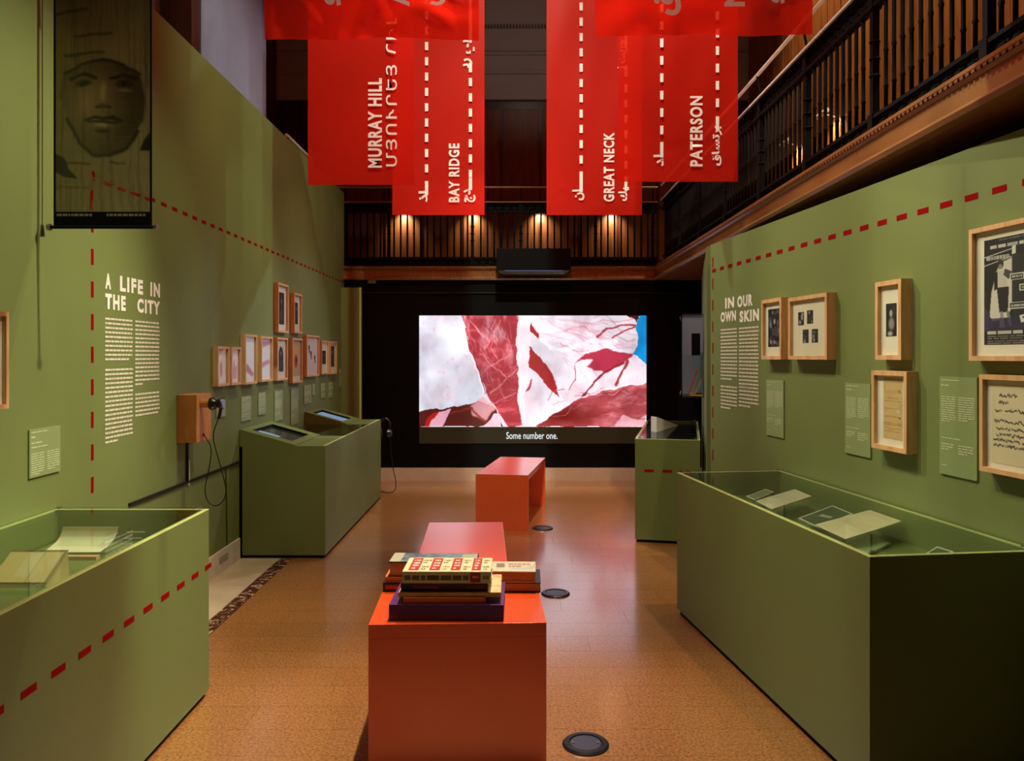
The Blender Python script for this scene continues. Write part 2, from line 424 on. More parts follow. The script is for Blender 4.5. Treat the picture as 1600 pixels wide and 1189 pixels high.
# cork tiles: speckled, each a little different
def cork():
    m, nt, p = newmat('cork_floor')
    tc = nt.nodes.new('ShaderNodeTexCoord'); oi = nt.nodes.new('ShaderNodeObjectInfo')
    ge = nt.nodes.new('ShaderNodeNewGeometry')
    n1 = nt.nodes.new('ShaderNodeTexNoise'); n1.inputs['Scale'].default_value = 95; n1.inputs['Detail'].default_value = 3
    n2 = nt.nodes.new('ShaderNodeTexVoronoi'); n2.inputs['Scale'].default_value = 120
    n3 = nt.nodes.new('ShaderNodeTexNoise'); n3.inputs['Scale'].default_value = 1.3
    for n in (n1, n2, n3): nt.links.new(ge.outputs['Position'], n.inputs['Vector'])
    r = nt.nodes.new('ShaderNodeValToRGB'); e = r.color_ramp.elements
    e[0].position = 0.25; e[0].color = lin((112, 66, 30))+(1,); e[1].position = 0.72; e[1].color = lin((198, 132, 70))+(1,)
    x = e.new(0.47); x.color = lin((160, 98, 46))+(1,)
    mixv = nt.nodes.new('ShaderNodeMath'); mixv.operation = 'MULTIPLY_ADD'; mixv.inputs[1].default_value = 0.25; mixv.inputs[2].default_value = -0.06
    nt.links.new(n2.outputs['Distance'], mixv.inputs[0])
    ad = nt.nodes.new('ShaderNodeMath'); ad.operation = 'ADD'
    nt.links.new(n1.outputs['Fac'], ad.inputs[0]); nt.links.new(mixv.outputs[0], ad.inputs[1]); nt.links.new(ad.outputs[0], r.inputs['Fac'])
    hs = nt.nodes.new('ShaderNodeHueSaturation')
    mr = nt.nodes.new('ShaderNodeMapRange'); mr.inputs['To Min'].default_value = 0.92; mr.inputs['To Max'].default_value = 1.01
    nt.links.new(oi.outputs['Random'], mr.inputs['Value']); nt.links.new(mr.outputs[0], hs.inputs['Value'])
    nt.links.new(r.outputs['Color'], hs.inputs['Color']); nt.links.new(hs.outputs['Color'], p.inputs['Base Color'])
    mr2 = nt.nodes.new('ShaderNodeMapRange'); mr2.inputs['To Min'].default_value = 0.24; mr2.inputs['To Max'].default_value = 0.42
    nt.links.new(n3.outputs['Fac'], mr2.inputs['Value']); nt.links.new(mr2.outputs[0], p.inputs['Roughness'])
    p.inputs['Specular IOR Level'].default_value = 0.8; p.inputs['Coat Weight'].default_value = 1.0; p.inputs['Coat Roughness'].default_value = 0.16; p.inputs['Coat IOR'].default_value = 4.0
    b = nt.nodes.new('ShaderNodeBump'); b.inputs['Strength'].default_value = 0.12; b.inputs['Distance'].default_value = 0.001
    nt.links.new(n1.outputs['Fac'], b.inputs['Height']); nt.links.new(b.outputs['Normal'], p.inputs['Normal'])
    return m
M['cork'] = cork()

def fabric():
    m, nt, p = newmat('red_film'); nt.nodes.remove(p)
    out = nt.nodes['Material Output']
    df = nt.nodes.new('ShaderNodeBsdfDiffuse'); df.inputs[0].default_value = (0.82, 0.022, 0.010, 1)
    tl = nt.nodes.new('ShaderNodeBsdfTranslucent'); tl.inputs[0].default_value = (0.82, 0.020, 0.008, 1)
    tr = nt.nodes.new('ShaderNodeBsdfTransparent'); tr.inputs[0].default_value = (0.95, 0.10, 0.06, 1)
    gl = nt.nodes.new('ShaderNodeBsdfGlossy'); gl.inputs['Roughness'].default_value = 0.35; gl.inputs[0].default_value = (1, .8, .75, 1)
    m1 = nt.nodes.new('ShaderNodeMixShader'); m1.inputs[0].default_value = 0.45
    m2 = nt.nodes.new('ShaderNodeMixShader'); m2.inputs[0].default_value = 0.32
    m3 = nt.nodes.new('ShaderNodeMixShader'); m3.inputs[0].default_value = 0.012
    L = nt.links.new
    L(df.outputs[0], m1.inputs[1]); L(tl.outputs[0], m1.inputs[2]); L(m1.outputs[0], m2.inputs[1]); L(tr.outputs[0], m2.inputs[2])
    L(m2.outputs[0], m3.inputs[1]); L(gl.outputs[0], m3.inputs[2]); L(m3.outputs[0], out.inputs['Surface'])
    return m
M['film'] = fabric()
def cloth(name, col=None, transl=0.5, transp=0.0):
    m, nt, p = newmat(name); nt.nodes.remove(p); out = nt.nodes['Material Output']
    df = nt.nodes.new('ShaderNodeBsdfDiffuse'); tl = nt.nodes.new('ShaderNodeBsdfTranslucent'); tr = nt.nodes.new('ShaderNodeBsdfTransparent')
    if col: df.inputs[0].default_value = tl.inputs[0].default_value = (*lin(col), 1)
    else:
        a = nt.nodes.new('ShaderNodeAttribute'); a.attribute_name = 'Col'
        nt.links.new(a.outputs['Color'], df.inputs[0]); nt.links.new(a.outputs['Color'], tl.inputs[0])
    m1 = nt.nodes.new('ShaderNodeMixShader'); m1.inputs[0].default_value = transl
    m2 = nt.nodes.new('ShaderNodeMixShader'); m2.inputs[0].default_value = transp
    nt.links.new(df.outputs[0], m1.inputs[1]); nt.links.new(tl.outputs[0], m1.inputs[2]); nt.links.new(m1.outputs[0], m2.inputs[1]); nt.links.new(tr.outputs[0], m2.inputs[2])
    nt.links.new(m2.outputs[0], out.inputs['Surface']); return m
M['white_film'] = cloth('white_film_print', (255, 252, 248), 0.3)

# ================================================================== THE SETTING
XL = -1.90            # face of the left wall
YB = 9.05             # face of the back wall
# floor with its cork tiles
bm = BM(); bx(bm, -3.2, 3.4, -3.0, 10.6, -0.10, -0.004)
floor = structure('floor', bm, M['grout'], 'cork tiled gallery floor with a stone border along the left wall')
ROW = 0.2; TL = 0.915; XF0 = -1.527; XF1 = 2.05
tile_cache = {}
def tile(x0, x1, y0, y1):
    wd = round(x1-x0, 3)
    if wd not in tile_cache:
        b = BM(); bx(b, 0.0005, wd-0.0005, 0.0005, ROW-0.0005, -0.004, 0.0)
        tile_cache[wd] = finish(b, 'cork_tile', M['cork'], (0, 0, 0))
    meshobj('cork_tile', tile_cache[wd], floor, (x0, y0, 0))
y = 0.62; r = 0
while y < YB-0.01:
    off = (r*0.37) % 1.0*TL
    x = XF0-off
    while x < XF1:
        a, b_ = max(x, XF0), min(x+TL, XF1)
        if b_-a > 0.03: tile(a, b_, y, y+ROW)
        x += TL
    y += ROW; r += 1
bm = BM(); bx(bm, XF0, XF1, -2.9, 0.62, -0.004, 0.0); o = obj('floor_field', bm, M['cork'], floor)
# beige stone slabs and the mosaic band along the left wall
for k in range(12):
    b = BM(); bx(b, -1.90, -1.616, 0.6+k*0.72, 0.6+k*0.72+0.717, -0.004, 0.0); obj('stone_slab', b, M['stone'], floor)
bm = BM(); rr = random.Random(3)
def mosaic_mat():
    m, nt, p = newmat('mosaic_chips')
    ge = nt.nodes.new('ShaderNodeNewGeometry'); vo = nt.nodes.new('ShaderNodeTexVoronoi'); vo.inputs['Scale'].default_value = 38
    nt.links.new(ge.outputs['Position'], vo.inputs['Vector'])
    r_ = nt.nodes.new('ShaderNodeValToRGB'); e = r_.color_ramp.elements
    e[0].color = lin((60, 34, 28))+(1,); e[1].color = lin((214, 186, 148))+(1,); e[1].position = 0.95
    a = e.new(0.45); a.color = lin((110, 52, 36))+(1,); a = e.new(0.6); a.color = lin((74, 44, 34))+(1,); a = e.new(0.75); a.color = lin((156, 112, 84))+(1,)
    sx = nt.nodes.new('ShaderNodeSeparateColor'); nt.links.new(vo.outputs['Color'], sx.inputs[0]); nt.links.new(sx.outputs[0], r_.inputs['Fac'])
    nt.links.new(r_.outputs['Color'], p.inputs['Base Color']); p.inputs['Roughness'].default_value = 0.35
    return m
M['mosaic'] = mosaic_mat()
for i in range(5):
    for j in range(int((YB-2.0)/0.0172)):
        cx = -1.614+0.0172*(i+0.5)+rr.uniform(-.002, .002); cy = 2.0+0.0172*(j+0.5)+rr.uniform(-.002, .002)
        n = 5; a0 = rr.uniform(0, 6)
        vs_ = [bm.verts.new((cx+0.0088*math.cos(a0+k*2*math.pi/n), cy+0.0088*math.sin(a0+k*2*math.pi/n), 0.0005+rr.uniform(0, 0.0008))) for k in range(n)]
        bm.faces.new(vs_)
o = obj('mosaic_band', bm, M['mosaic'], floor); props(o, kind='stuff')

# walls
bm = BM(); bx(bm, XL-0.10, XL, -1.2, YB, 0, 3.25)
structure('wall_left', bm, M['green'], 'tall olive green exhibition wall on the left')
bm = BM(); bx(bm, -3.0, 2.6, YB, YB+0.12, 0, 2.27)
structure('wall_back', bm, M['black'], 'matt black wall behind the projection')
bm = BM(); bx(bm, XL, XL+0.012, -1.2, 5.56, 0, 0.145)
bl = structure('baseboard_left', bm, M['base'], 'pale stone baseboard along the left wall')
bm = BM()
for k in range(6): bx(bm, XL+0.012, XL+0.0135, 5.16+k*0.028, 5.18+k*0.028, 0.06, 0.105)
obj('vent_slot', bm, mat('vent_grey', (150, 146, 134), 0.6), bl)
bm = BM(); bx(bm, -1.9, 2.2, YB-0.02, YB, 0, 0.145)
structure('baseboard_back', bm, M['basebrown'], 'pale baseboard under the black back wall')
bm = BM(); bx(bm, -1.9, 2.2, YB-0.022, YB, 2.118, 2.128)
structure('trim_1', bm, mat('dark_trim', (30, 28, 24), 0.5), 'thin dark rail across the top of the black wall')
# right green wall, turned a little
A7 = math.radians(7.0)
R0 = V((1.38, 5.56, 0)); RU = V((math.sin(A7), -math.cos(A7), 0)); RN = V((-math.cos(A7), -math.sin(A7), 0))
ZU = V((0, 0, 1))
def on_right(px, py, d=0.0):
    """point on the right wall (plane d in front of it) seen at a photo pixel"""
    k = V(((px-HX)/F, 1, 0)); t = (R0.dot(RN)+d)/k.dot(RN)
    return V((k.x*t, t, EYE-(py-HY)/F*t))
def right_at(s, h, d=0.0): return R0+RU*s+RN*d+ZU*h
bm = BM(); box(bm, R0-RN*0.10, RU*5.2, RN*0.10, ZU*2.18)
structure('wall_right', bm, M['green'], 'olive green exhibition wall on the right, below the balcony')
# second right wall beyond it, turned the other way
A14 = math.radians(12.5)
S0 = V((1.372, 5.64, 0)); SU = V((math.sin(A14), math.cos(A14), 0)); SN = V((-math.cos(A14), math.sin(A14), 0))
bm = BM(); box(bm, S0, SU*2.35, -SN*0.08, ZU*2.18)
structure('wall_right_far', bm, M['green'], 'short olive green wall receding behind the right wall end')
# return panel in front of the back wall, left corner
bm = BM(); bx(bm, XL, -1.695, YB-0.16, YB-0.10, 0, 2.17)
o = structure('wall_corner', bm, M['green'], 'narrow green panel in the far left corner')
bm = BM(); bx(bm, -1.695, -1.680, YB-0.165, YB-0.10, 0, 2.17); obj('edge_strip', bm, M['edge'], o)
# outer shell
bm = BM(); bx(bm, -3.1, -3.0, -3, 10.6, 0, 6.8)
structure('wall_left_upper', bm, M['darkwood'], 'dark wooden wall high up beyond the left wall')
bm = BM(); bx(bm, -3.1, 3.4, -3.1, -3.0, 0, 6.8)
structure('wall_rear', bm, M['darkwood'], 'plain wall behind the viewer')
bm = BM(); bx(bm, -3.1, 3.4, -3.1, 10.7, 6.8, 6.9)
structure('ceiling', bm, M['plaster'], 'high plaster ceiling')
bm = BM(); bx(bm, 3.02, 3.12, -3, 10.6, 0, 6.8)
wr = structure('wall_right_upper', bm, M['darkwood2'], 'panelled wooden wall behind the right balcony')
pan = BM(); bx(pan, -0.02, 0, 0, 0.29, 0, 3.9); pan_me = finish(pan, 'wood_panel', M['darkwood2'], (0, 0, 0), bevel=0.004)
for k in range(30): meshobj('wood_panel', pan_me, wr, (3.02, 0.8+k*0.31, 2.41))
bm = BM(); bx(bm, -3.1, 3.4, 10.26, 10.36, 0, 4.68)
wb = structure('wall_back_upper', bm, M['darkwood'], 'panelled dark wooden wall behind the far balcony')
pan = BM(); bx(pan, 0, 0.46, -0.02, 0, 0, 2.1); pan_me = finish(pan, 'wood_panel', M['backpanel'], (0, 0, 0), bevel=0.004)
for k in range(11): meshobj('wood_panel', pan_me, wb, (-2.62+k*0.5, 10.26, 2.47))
bm = BM(); bx(bm, -3.1, 3.4, 10.2, 10.36, 4.68, 6.8)
wp = structure('wall_back_plaster', bm, M['plaster'], 'grey plaster wall with mouldings above the dark panelling')
for z0, z1, dd in ((5.0, 5.035, .03), (5.24, 5.27, .03), (5.29, 5.30, .02)):
    bm = BM(); bx(bm, -3.0, 3.0, 10.2-dd, 10.2, z0, z1); obj('moulding', bm, M['plaster'], wp)
bm = BM(); bx(bm, 0, 0.022, -0.03, 0, 0, 0.045); dent = finish(bm, 'dentil', mat('dentil_shade', (96, 84, 72), 0.8), (0, 0, 0))
for k in range(34): meshobj('dentil', dent, wp, (-0.55+k*0.04, 10.2, 5.58))
# pale pilaster above the left wall
bm = BM(); bx(bm, -3.0, -2.05, 5.30, 6.62, 0, 6.8)
pl = structure('pillar_left', bm, M['pilaster'], 'pale lilac plaster pillar rising behind the left wall')
bm = BM(); bx(bm, -2.052, -2.035, 6.575, 6.62, 0, 6.8); obj('corner_bead', bm, M['pilaster'], pl)
bm = BM(); bx(bm, -3.0, -2.06, 5.14, 5.30, 0, 6.8)
structure('trim_2', bm, M['darkwood'], 'dark wooden strip left of the pale pillar')
bm = BM(); bx(bm, -3.0, -2.2, 4.1, 5.0, 0, 6.8); bx(bm, -3.0, -2.14, 4.55, 4.75, 0, 6.8)
structure('trim_3', bm, M['darkwood'], 'dark red wooden column high behind the left wall')

# ================================================================== BALCONIES
ZF0, ZF1 = 2.27, 2.41
XBAL = 1.65
def balustrade(parent, P, U, N, length, pitch, post_s, rail_mat, post_every=None):
    """P start at floor of gallery edge (z=0), U along, N towards the room"""
    P, U, N = V(P), V(U), V(N)
    # baluster: slim turned iron bar
    b = BM(); lathe(b, (0, 0, 0), [(0.010, 0), (0.010, .10), (0.013, .105), (0.010, .115), (0.010, .26), (0.013, .27), (0.010, .28), (0.010, .5)], 6)
    me = finish(b, 'baluster', M['iron'], (0, 0, 0), smooth=True)
    n = int(length/pitch)
    for k in range(n):
        s = (k+0.5)*pitch
        if any(abs(s-q) < 0.045 for q in post_s): continue
        meshobj('baluster', me, parent, P+U*s+ZU*2.53)
    b = BM(); bx(b, -0.016, 0.016, -0.016, 0.016, 2.41, 3.14); bx(b, -.024, .024, -.024, .024, 2.41, 2.54); bx(b, -.024, .024, -.024, .024, 3.03, 3.16)
    for z in (2.72, 2.80, 2.88): ring(b, (0, 0, z), (1, 0, 0), (0, 1, 0), .020, .006, 10, 6)
    pm = finish(b, 'post', M['iron'], (0, 0, 0))
    for q in post_s: meshobj('post', pm, parent, P+U*q, math.atan2(U.y, U.x))
    for nm, z0, z1, wd, mm in (('bottom_rail', 2.415, 2.435, .05, M['iron']), ('frieze_rail', 2.515, 2.532, .04, M['iron']),
                               ('upper_rail', 3.035, 3.055, .04, M['iron']), ('top_rail', 3.135, 3.16, .06, M['iron']), ('rail_nosing', 3.147, 3.159, .085, rail_mat)):  # white nosing strip paints the bright line along the right rail
        b = BM(); box(b, P-N*wd/2+ZU*z0, U*length, N*wd, ZU*(z1-z0)); obj(nm, b, mm, parent)
    for nm, zc, R in (('lower_frieze', 2.475, .036), ('upper_frieze', 3.095, .036)):
        b = BM(); s = 0.05
        while s < length:
            ring(b, P+U*s+ZU*zc, U, ZU, R, .006, 8, 4); ring(b, P+U*(s+.045)+ZU*zc, U, ZU, R*.45, .006, 6, 4)
            s += 0.09
        o = obj(nm, b, M['iron'], parent); props(o, kind='stuff')
        b = BM(); box(b, P-N*.004+ZU*(zc-.036), U*length, N*.003, ZU*.072); obj('frieze_plate', b, M['iron'], parent)
    # thin raised handrail on brackets
    b = BM(); cyl(b, P+N*.03+ZU*3.32, P+N*.03+U*length+ZU*3.32, .012, n=8); obj('handrail', b, rail_mat, parent, smooth=False)
    for q in post_s:
        b = BM(); cyl(b, P+U*q+ZU*3.16, P+U*q+N*.03+ZU*3.32, .008, n=6); obj('handrail_bracket', b, M['iron'], parent)
def fascia(parent, P, U, N, length):
    P, U, N = V(P), V(U), V(N)
    b = BM(); box(b, P+ZU*(ZF0+.03), U*length, N*0.03, ZU*(ZF1-ZF0-.045)); obj('fascia_board', b, M['fascia'], parent)
    b = BM(); prism(b, [P+ZU*(ZF0-.005), P+N*.05+ZU*(ZF0-.005), P+N*.062+ZU*(ZF0+.012), P+N*.04+ZU*(ZF0+.034), P+ZU*(ZF0+.034)], U*length); obj('lower_moulding', b, M['fascia'], parent)
    b = BM(); prism(b, [P+ZU*(ZF1-.03), P+N*.035+ZU*(ZF1-.03), P+N*.06+ZU*(ZF1-.008), P+N*.06+ZU*(ZF1+.006), P+ZU*(ZF1+.006)], U*length); obj('upper_moulding', b, M['fascia'], parent)
    b = BM(); s = .01
    while s < length:
        box(b, P+N*.05+U*s+ZU*(ZF1-.021), U*.02, N*.008, ZU*.016); s += .035
    o = obj('carved_beading', b, M['fascia_dark'], parent); props(o, kind='stuff')
M['fascia_dark'] = wood('carved_wood', (96, 54, 26), (130, 78, 38), (1, 16, 2), 6, 0.4)
t = thing('balcony', 'wooden balcony with dark iron balusters running along the right side', 'balcony', (2.3, 4.5, ZF0))
b = BM(); bx(b, XBAL, 3.0, 0.4, 9.0, ZF0, ZF1); obj('floor_slab', b, M['fascia_dark'], t)
fascia(t, (XBAL, 0.4, 0), (0, 1, 0), (-1, 0, 0), 8.6)
balustrade(t, (XBAL+.05, 0.4, 0), (0, 1, 0), (-1, 0, 0), 8.55, 0.078, [.7, 1.58, 2.45, 3.35, 4.2, 5.05, 5.95, 6.8, 7.7], M['brass'])
t = thing('balcony', 'far wooden balcony above the projection with lit dark panelling', 'balcony', (-0.2, 9.6, ZF0))
b = BM(); bx(b, -3.0, 3.0, 9.06, 10.24, ZF0, ZF1); obj('floor_slab', b, M['fascia_dark'], t)
fascia(t, (-2.9, 9.05, 0), (1, 0, 0), (0, -1, 0), 4.52)
balustrade(t, (-2.9, 9.10, 0), (1, 0, 0), (0, -1, 0), 4.55, 0.076, [0.9, 1.5, 2.45, 3.0, 3.85, 4.5], M['fascia'])
b = BM(); bx(b, -1.62, -1.53, 8.99, 9.04, 2.225, 2.265); obj('bracket_box', b, M['steel'], t)
# small lamps on the panelling behind the far balcony, and behind the right one
def wall_lamp(loc, nrm, label, watts):
    loc, nrm = V(loc), V(nrm)
    t = thing('wall_lamp', label, 'lamp', loc, 'gallery wall lamps')
    sd = V((-nrm.y, nrm.x, 0))
    b = BM(); cyl(b, loc+nrm*.01, loc+nrm*.13+ZU*.03, .008, n=8); obj('arm', b, M['brass'], t)
    b = BM(); cyl(b, loc+nrm*.13+ZU*.03-sd*.12, loc+nrm*.13+ZU*.03+sd*.12, .022, n=10); obj('lamp_shade', b, M['brass'], t)
    spot('wall_lamp_light', loc+nrm*.13-ZU*.005, loc+nrm*.01-ZU*.16, watts, 110, 1.0, (1, .80, .5), .03)
for i, x in enumerate((-1.38, -0.50, 0.36, 1.28)):
    wall_lamp((x, 10.238, 3.235), (0, -1, 0), ('first', 'second', 'third', 'fourth')[i]+' brass lamp from the left on the panelling above the projection', 30)
for i, yy in enumerate((7.4, 8.4)):
    wall_lamp((2.998, yy, 3.62), (-1, 0, 0), ('brass lamp on the right balcony panelling nearer the viewer', 'brass lamp on the right balcony panelling nearest the far corner')[i], 40)
# handrail glint of the left gallery
t = thing('gallery_rail', 'short pale metal rail glinting above the left wall', 'rail', (-2.0, 7.4, 3.25))
b = BM(); cyl(b, (-1.96, 6.95, 3.33), (-1.96, 7.9, 3.33), .014, n=8); obj('rail_bar', b, M['brass'], t)
for yy in (7.0, 7.8):
    b = BM(); cyl(b, (-1.96, yy, 3.25), (-1.96, yy, 3.33), .008, n=6); obj('bracket', b, M['iron'], t)

# projector box hung on the far balcony
t = thing('projector', 'black projector hanging from the far balcony above the picture', 'projector', (0.235, 8.85, 2.28))
b = BM(); prism(b, [(-0.17, 8.70, 2.34), (-0.17, 8.70, 2.58), (-0.17, 8.98, 2.58), (-0.17, 8.98, 2.34)], (0.81, 0, 0)); obj('housing', b, M['black'], t, bevel=.008)
b = BM(); prism(b, [(-0.16, 8.71, 2.341), (-0.10, 8.75, 2.30), (0.57, 8.75, 2.30), (0.63, 8.71, 2.341)], (0, .22, 0)); obj('lens_tray', b, M['blackgloss'], t)
b = BM(); bx(b, -0.08, 0.55, 8.706, 8.716, 2.335, 2.343); obj('light_slot', b, mat('slot', (70, 80, 110), .4, emit=(150, 165, 220), es=0.25), t)
b = BM(); bx(b, 0.0, 0.47, 8.93, 9.0, 2.36, 2.52); obj('mounting_arm', b, M['iron'], t)

# ================================================================== PROJECTION
def paint_projection():
    c = Cv(1385, 675, 400, 196, (206, 196, 204))
    X0, Y0_ = c.X.copy(), c.Y.copy()
    wx, wy = c.noise(70, 70, 51)-.5, c.noise(70, 70, 52)-.5
    g = lambda pts: [(x-100, y-95) for x, y in pts]
    n1 = c.noise(160, 160, 1); n2 = c.noise(40, 120, 2); n3 = c.noise(90, 30, 3)
    c.put(np.clip((n1-.5)*3, 0, 1), (226, 170, 178), .45)
    RED = (150, 38, 48)
    c.X = np.clip(X0+wx*34, 0, 1385); c.Y = np.clip(Y0_+wy*34, 0, 675)
    rs = random.Random(8)
    def strokes(n, bx_, ang, ln, wd, cols, al):
        for _ in range(n):
            x, y = rs.uniform(bx_[0], bx_[2]), rs.uniform(bx_[1], bx_[3]); a = math.radians(ang+rs.uniform(-22, 22)); L = rs.uniform(.4, 1)*ln
            k = rs.uniform(-.2, .2)*L
            c.line(g([(x, y), (x+math.cos(a)*L*.5-math.sin(a)*k, y+math.sin(a)*L*.5+math.cos(a)*k), (x+math.cos(a)*L, y+math.sin(a)*L)]), rs.uniform(.5, 1)*wd, rs.choice(cols), al*rs.uniform(.4, 1))
    strokes(40, (780, 100, 1400, 300), 20, 220, 7, [(196, 140, 154), (226, 220, 226), (180, 90, 108)], .45)
    strokes(26, (780, 300, 1250, 640), 60, 120, 6, [(214, 196, 204), (190, 130, 146)], .35)
    # crimson cloth left of centre
    red = c.pmask(g([(360, 95), (705, 95), (690, 250), (698, 420), (705, 600), (740, 770), (640, 770), (570, 650), (470, 470), (400, 260), (390, 160)]))
    c.put(red, RED)
    c.put(red*np.clip((n2-.45)*4, 0, 1)*np.clip((1-(c.Y/500)), 0, 1), (220, 170, 178), .75)
    c.put(red*np.clip((n3-.52)*5, 0, 1), (196, 90, 100), .6)
    for a, b_ in (((420, 130), (520, 260)), ((470, 330), (640, 480)), ((520, 250), (560, 120)), ((590, 130), (500, 300)), ((540, 560), (690, 420)), ((500, 430), (650, 330)), ((560, 620), (690, 560))):
        c.line(g([a, b_]), 6, (222, 150, 158), .5)
    strokes(46, (380, 100, 680, 500), 65, 150, 6, [(220, 170, 178), (120, 20, 30), (200, 110, 122)], .5)
    strokes(24, (500, 400, 720, 760), -30, 130, 5, [(196, 100, 110), (120, 24, 34)], .5)
    # pale sheet on the left
    sh = g([(100, 95), (362, 95), (388, 170), (392, 250), (430, 350), (470, 470), (506, 560), (450, 605), (400, 630), (250, 662), (100, 668)])
    c.poly(sh, (196, 196, 206)); m = c.pmask(sh)
    c.put(m*np.clip((n1-.5)*3, 0, 1), (216, 180, 192), .5); c.put(m*np.clip((c.noise(24, 24, 9)-.7)*9, 0, 1), (190, 120, 140), .35)
    c.line(g([(388, 170), (392, 250), (430, 350), (470, 470), (506, 560)]), 5, (120, 20, 26), .8)
    c.line(g([(378, 170), (384, 250), (422, 352), (462, 475), (498, 560)]), 7, (235, 228, 234), .9)
    # pale centre fold
    c.poly(g([(705, 95), (790, 95), (780, 240), (765, 400), (745, 560), (760, 770), (735, 770), (705, 600), (695, 300)]), (222, 206, 210), .9, 1)
    c.poly(g([(785, 135), (828, 210), (818, 232), (780, 190)]), (150, 28, 30))
    c.poly(g([(773, 280), (850, 365), (910, 440), (968, 605), (900, 545), (842, 478), (765, 410)]), (150, 30, 34))
    c.poly(g([(775, 490), (790, 480), (775, 550), (748, 570)]), (160, 50, 60))
    # brush strokes right
    for k in range(10):
        c.line(g([(830+k*40, 110+k*9), (960+k*40, 170+k*9+20*math.sin(k)), (1130+k*30, 240+k*6)]), 7, (208, 150, 164), .35)
    c.poly(g([(1045, 390), (1110, 335), (1240, 300), (1330, 315), (1405, 330), (1330, 380), (1220, 440), (1130, 410), (1160, 370), (1090, 365)]), (152, 40, 60), 1, 1)
    c.line(g([(1100, 590), (1160, 510), (1220, 440), (1340, 375)]), 9, (120, 26, 34))
    c.line(g([(1300, 510), (1335, 440), (1365, 365)]), 13, (140, 40, 44))
    c.line(g([(1330, 500), (1350, 420)]), 6, (230, 215, 220), .8)
    c.line(g([(1185, 225), (1240, 180), (1330, 150), (1425, 150)]), 8, (150, 44, 54)); c.line(g([(1270, 240), (1340, 190), (1420, 160)]), 7, (150, 44, 54))
    c.line(g([(1050, 400), (1060, 480), (1010, 545)]), 5, (150, 60, 74), .8); c.line(g([(890, 610), (910, 560), (980, 545)]), 5, (140, 90, 104), .7)
    c.line(g([(840, 240), (900, 290), (1000, 300), (1150, 250), (1300, 260)]), 16, (236, 232, 238), .5)
    c.line(g([(1110, 140), (1420, 120)]), 5, (196, 120, 130), .6)
    # lower left
    c.poly(g([(100, 668), (250, 662), (400, 630), (470, 608), (570, 655), (610, 770), (100, 770)]), (72, 18, 14))
    c.poly(g([(410, 640), (500, 580), (575, 655), (500, 730), (430, 700)]), (208, 150, 156), .8, 2)
    c.poly(g([(125, 770), (180, 690), (225, 672), (160, 770)]), (160, 20, 20)); c.poly(g([(160, 770), (225, 672), (298, 664), (240, 770)]), (210, 150, 166))
    c.poly(g([(490, 770), (560, 690), (600, 690), (598, 770)]), (216, 170, 180)); c.line(g([(300, 690), (420, 650), (500, 740)]), 10, (130, 30, 28), .8)
    # lower right
    lr = g([(805, 770), (900, 700), (1100, 590), (1300, 530), (1485, 500), (1485, 770)])
    c.poly(lr, (150, 58, 64)); m = c.pmask(lr)
    c.put(m*np.clip((n3-.5)*4, 0, 1), (206, 130, 136), .6); c.put(m*np.clip(1-np.hypot((c.X-870)/330, (c.Y-610)/110), 0, 1), (90, 10, 8), 1)
    c.poly(g([(1290, 770), (1340, 690), (1440, 740), (1485, 700), (1485, 770)]), (214, 170, 178), .8, 1)
    c.line(g([(1100, 590), (1300, 530), (1485, 500)]), 6, (236, 228, 232), .8); c.line(g([(1250, 600), (1340, 540), (1480, 610)]), 5, (120, 36, 44), .6)
    strokes(30, (900, 560, 1480, 760), -18, 150, 6, [(206, 140, 146), (100, 22, 26), (190, 100, 108)], .5)
    # corner
    c.poly(g([(1400, 330), (1485, 385), (1485, 500), (1330, 520), (1380, 400)]), (210, 190, 198), .9)
    c.poly(g([(1355, 95), (1430, 95), (1428, 135)]), (60, 18, 12))
    c.poly(g([(1432, 95), (1486, 95), (1486, 385), (1440, 355), (1398, 330), (1424, 285), (1428, 160)]), (0, 128, 190))
    c.X, c.Y = X0, Y0_
    n5 = c.noise(260, 200, 71)[..., None]; n6 = c.noise(90, 160, 72)[..., None]
    c.a *= 1-.22*np.clip((n5-.35)*2, 0, 1)*np.array((1, .96, .9)); c.a *= 1-.14*np.clip((n6-.45)*3, 0, 1)*np.array((.8, 1.1, 1))
    return c
yp = YB-0.012
t = thing('projection', 'large projected picture of crumpled red and white cloth with a subtitle', 'screen', (0.235, yp, 0.42))
p0 = W(655, 493, yp); p1 = W(1010, 667, yp); p2 = W(1010, 693, yp)
print_mesh('picture', paint_projection(), p0, (p1.x-p0.x, 0, 0), (0, 0, p1.z-p0.z), M['screen_img'], t)
b = BM(); bx(b, p0.x, p1.x, yp, YB-0.002, p2.z, p1.z); obj('subtitle_band', b, mat('subtitle_band', (24, 20, 10), .8, emit=(34, 28, 12), es=.8), t)
a = W(791, 686, yp-.002); c_ = W(871, 675, yp-.002)
lettering('subtitle', 'Some number one.', a, (c_.x-a.x, 0, 0), (0, 0, c_.z-a.z), M['subtitle'], t, bold=.008)

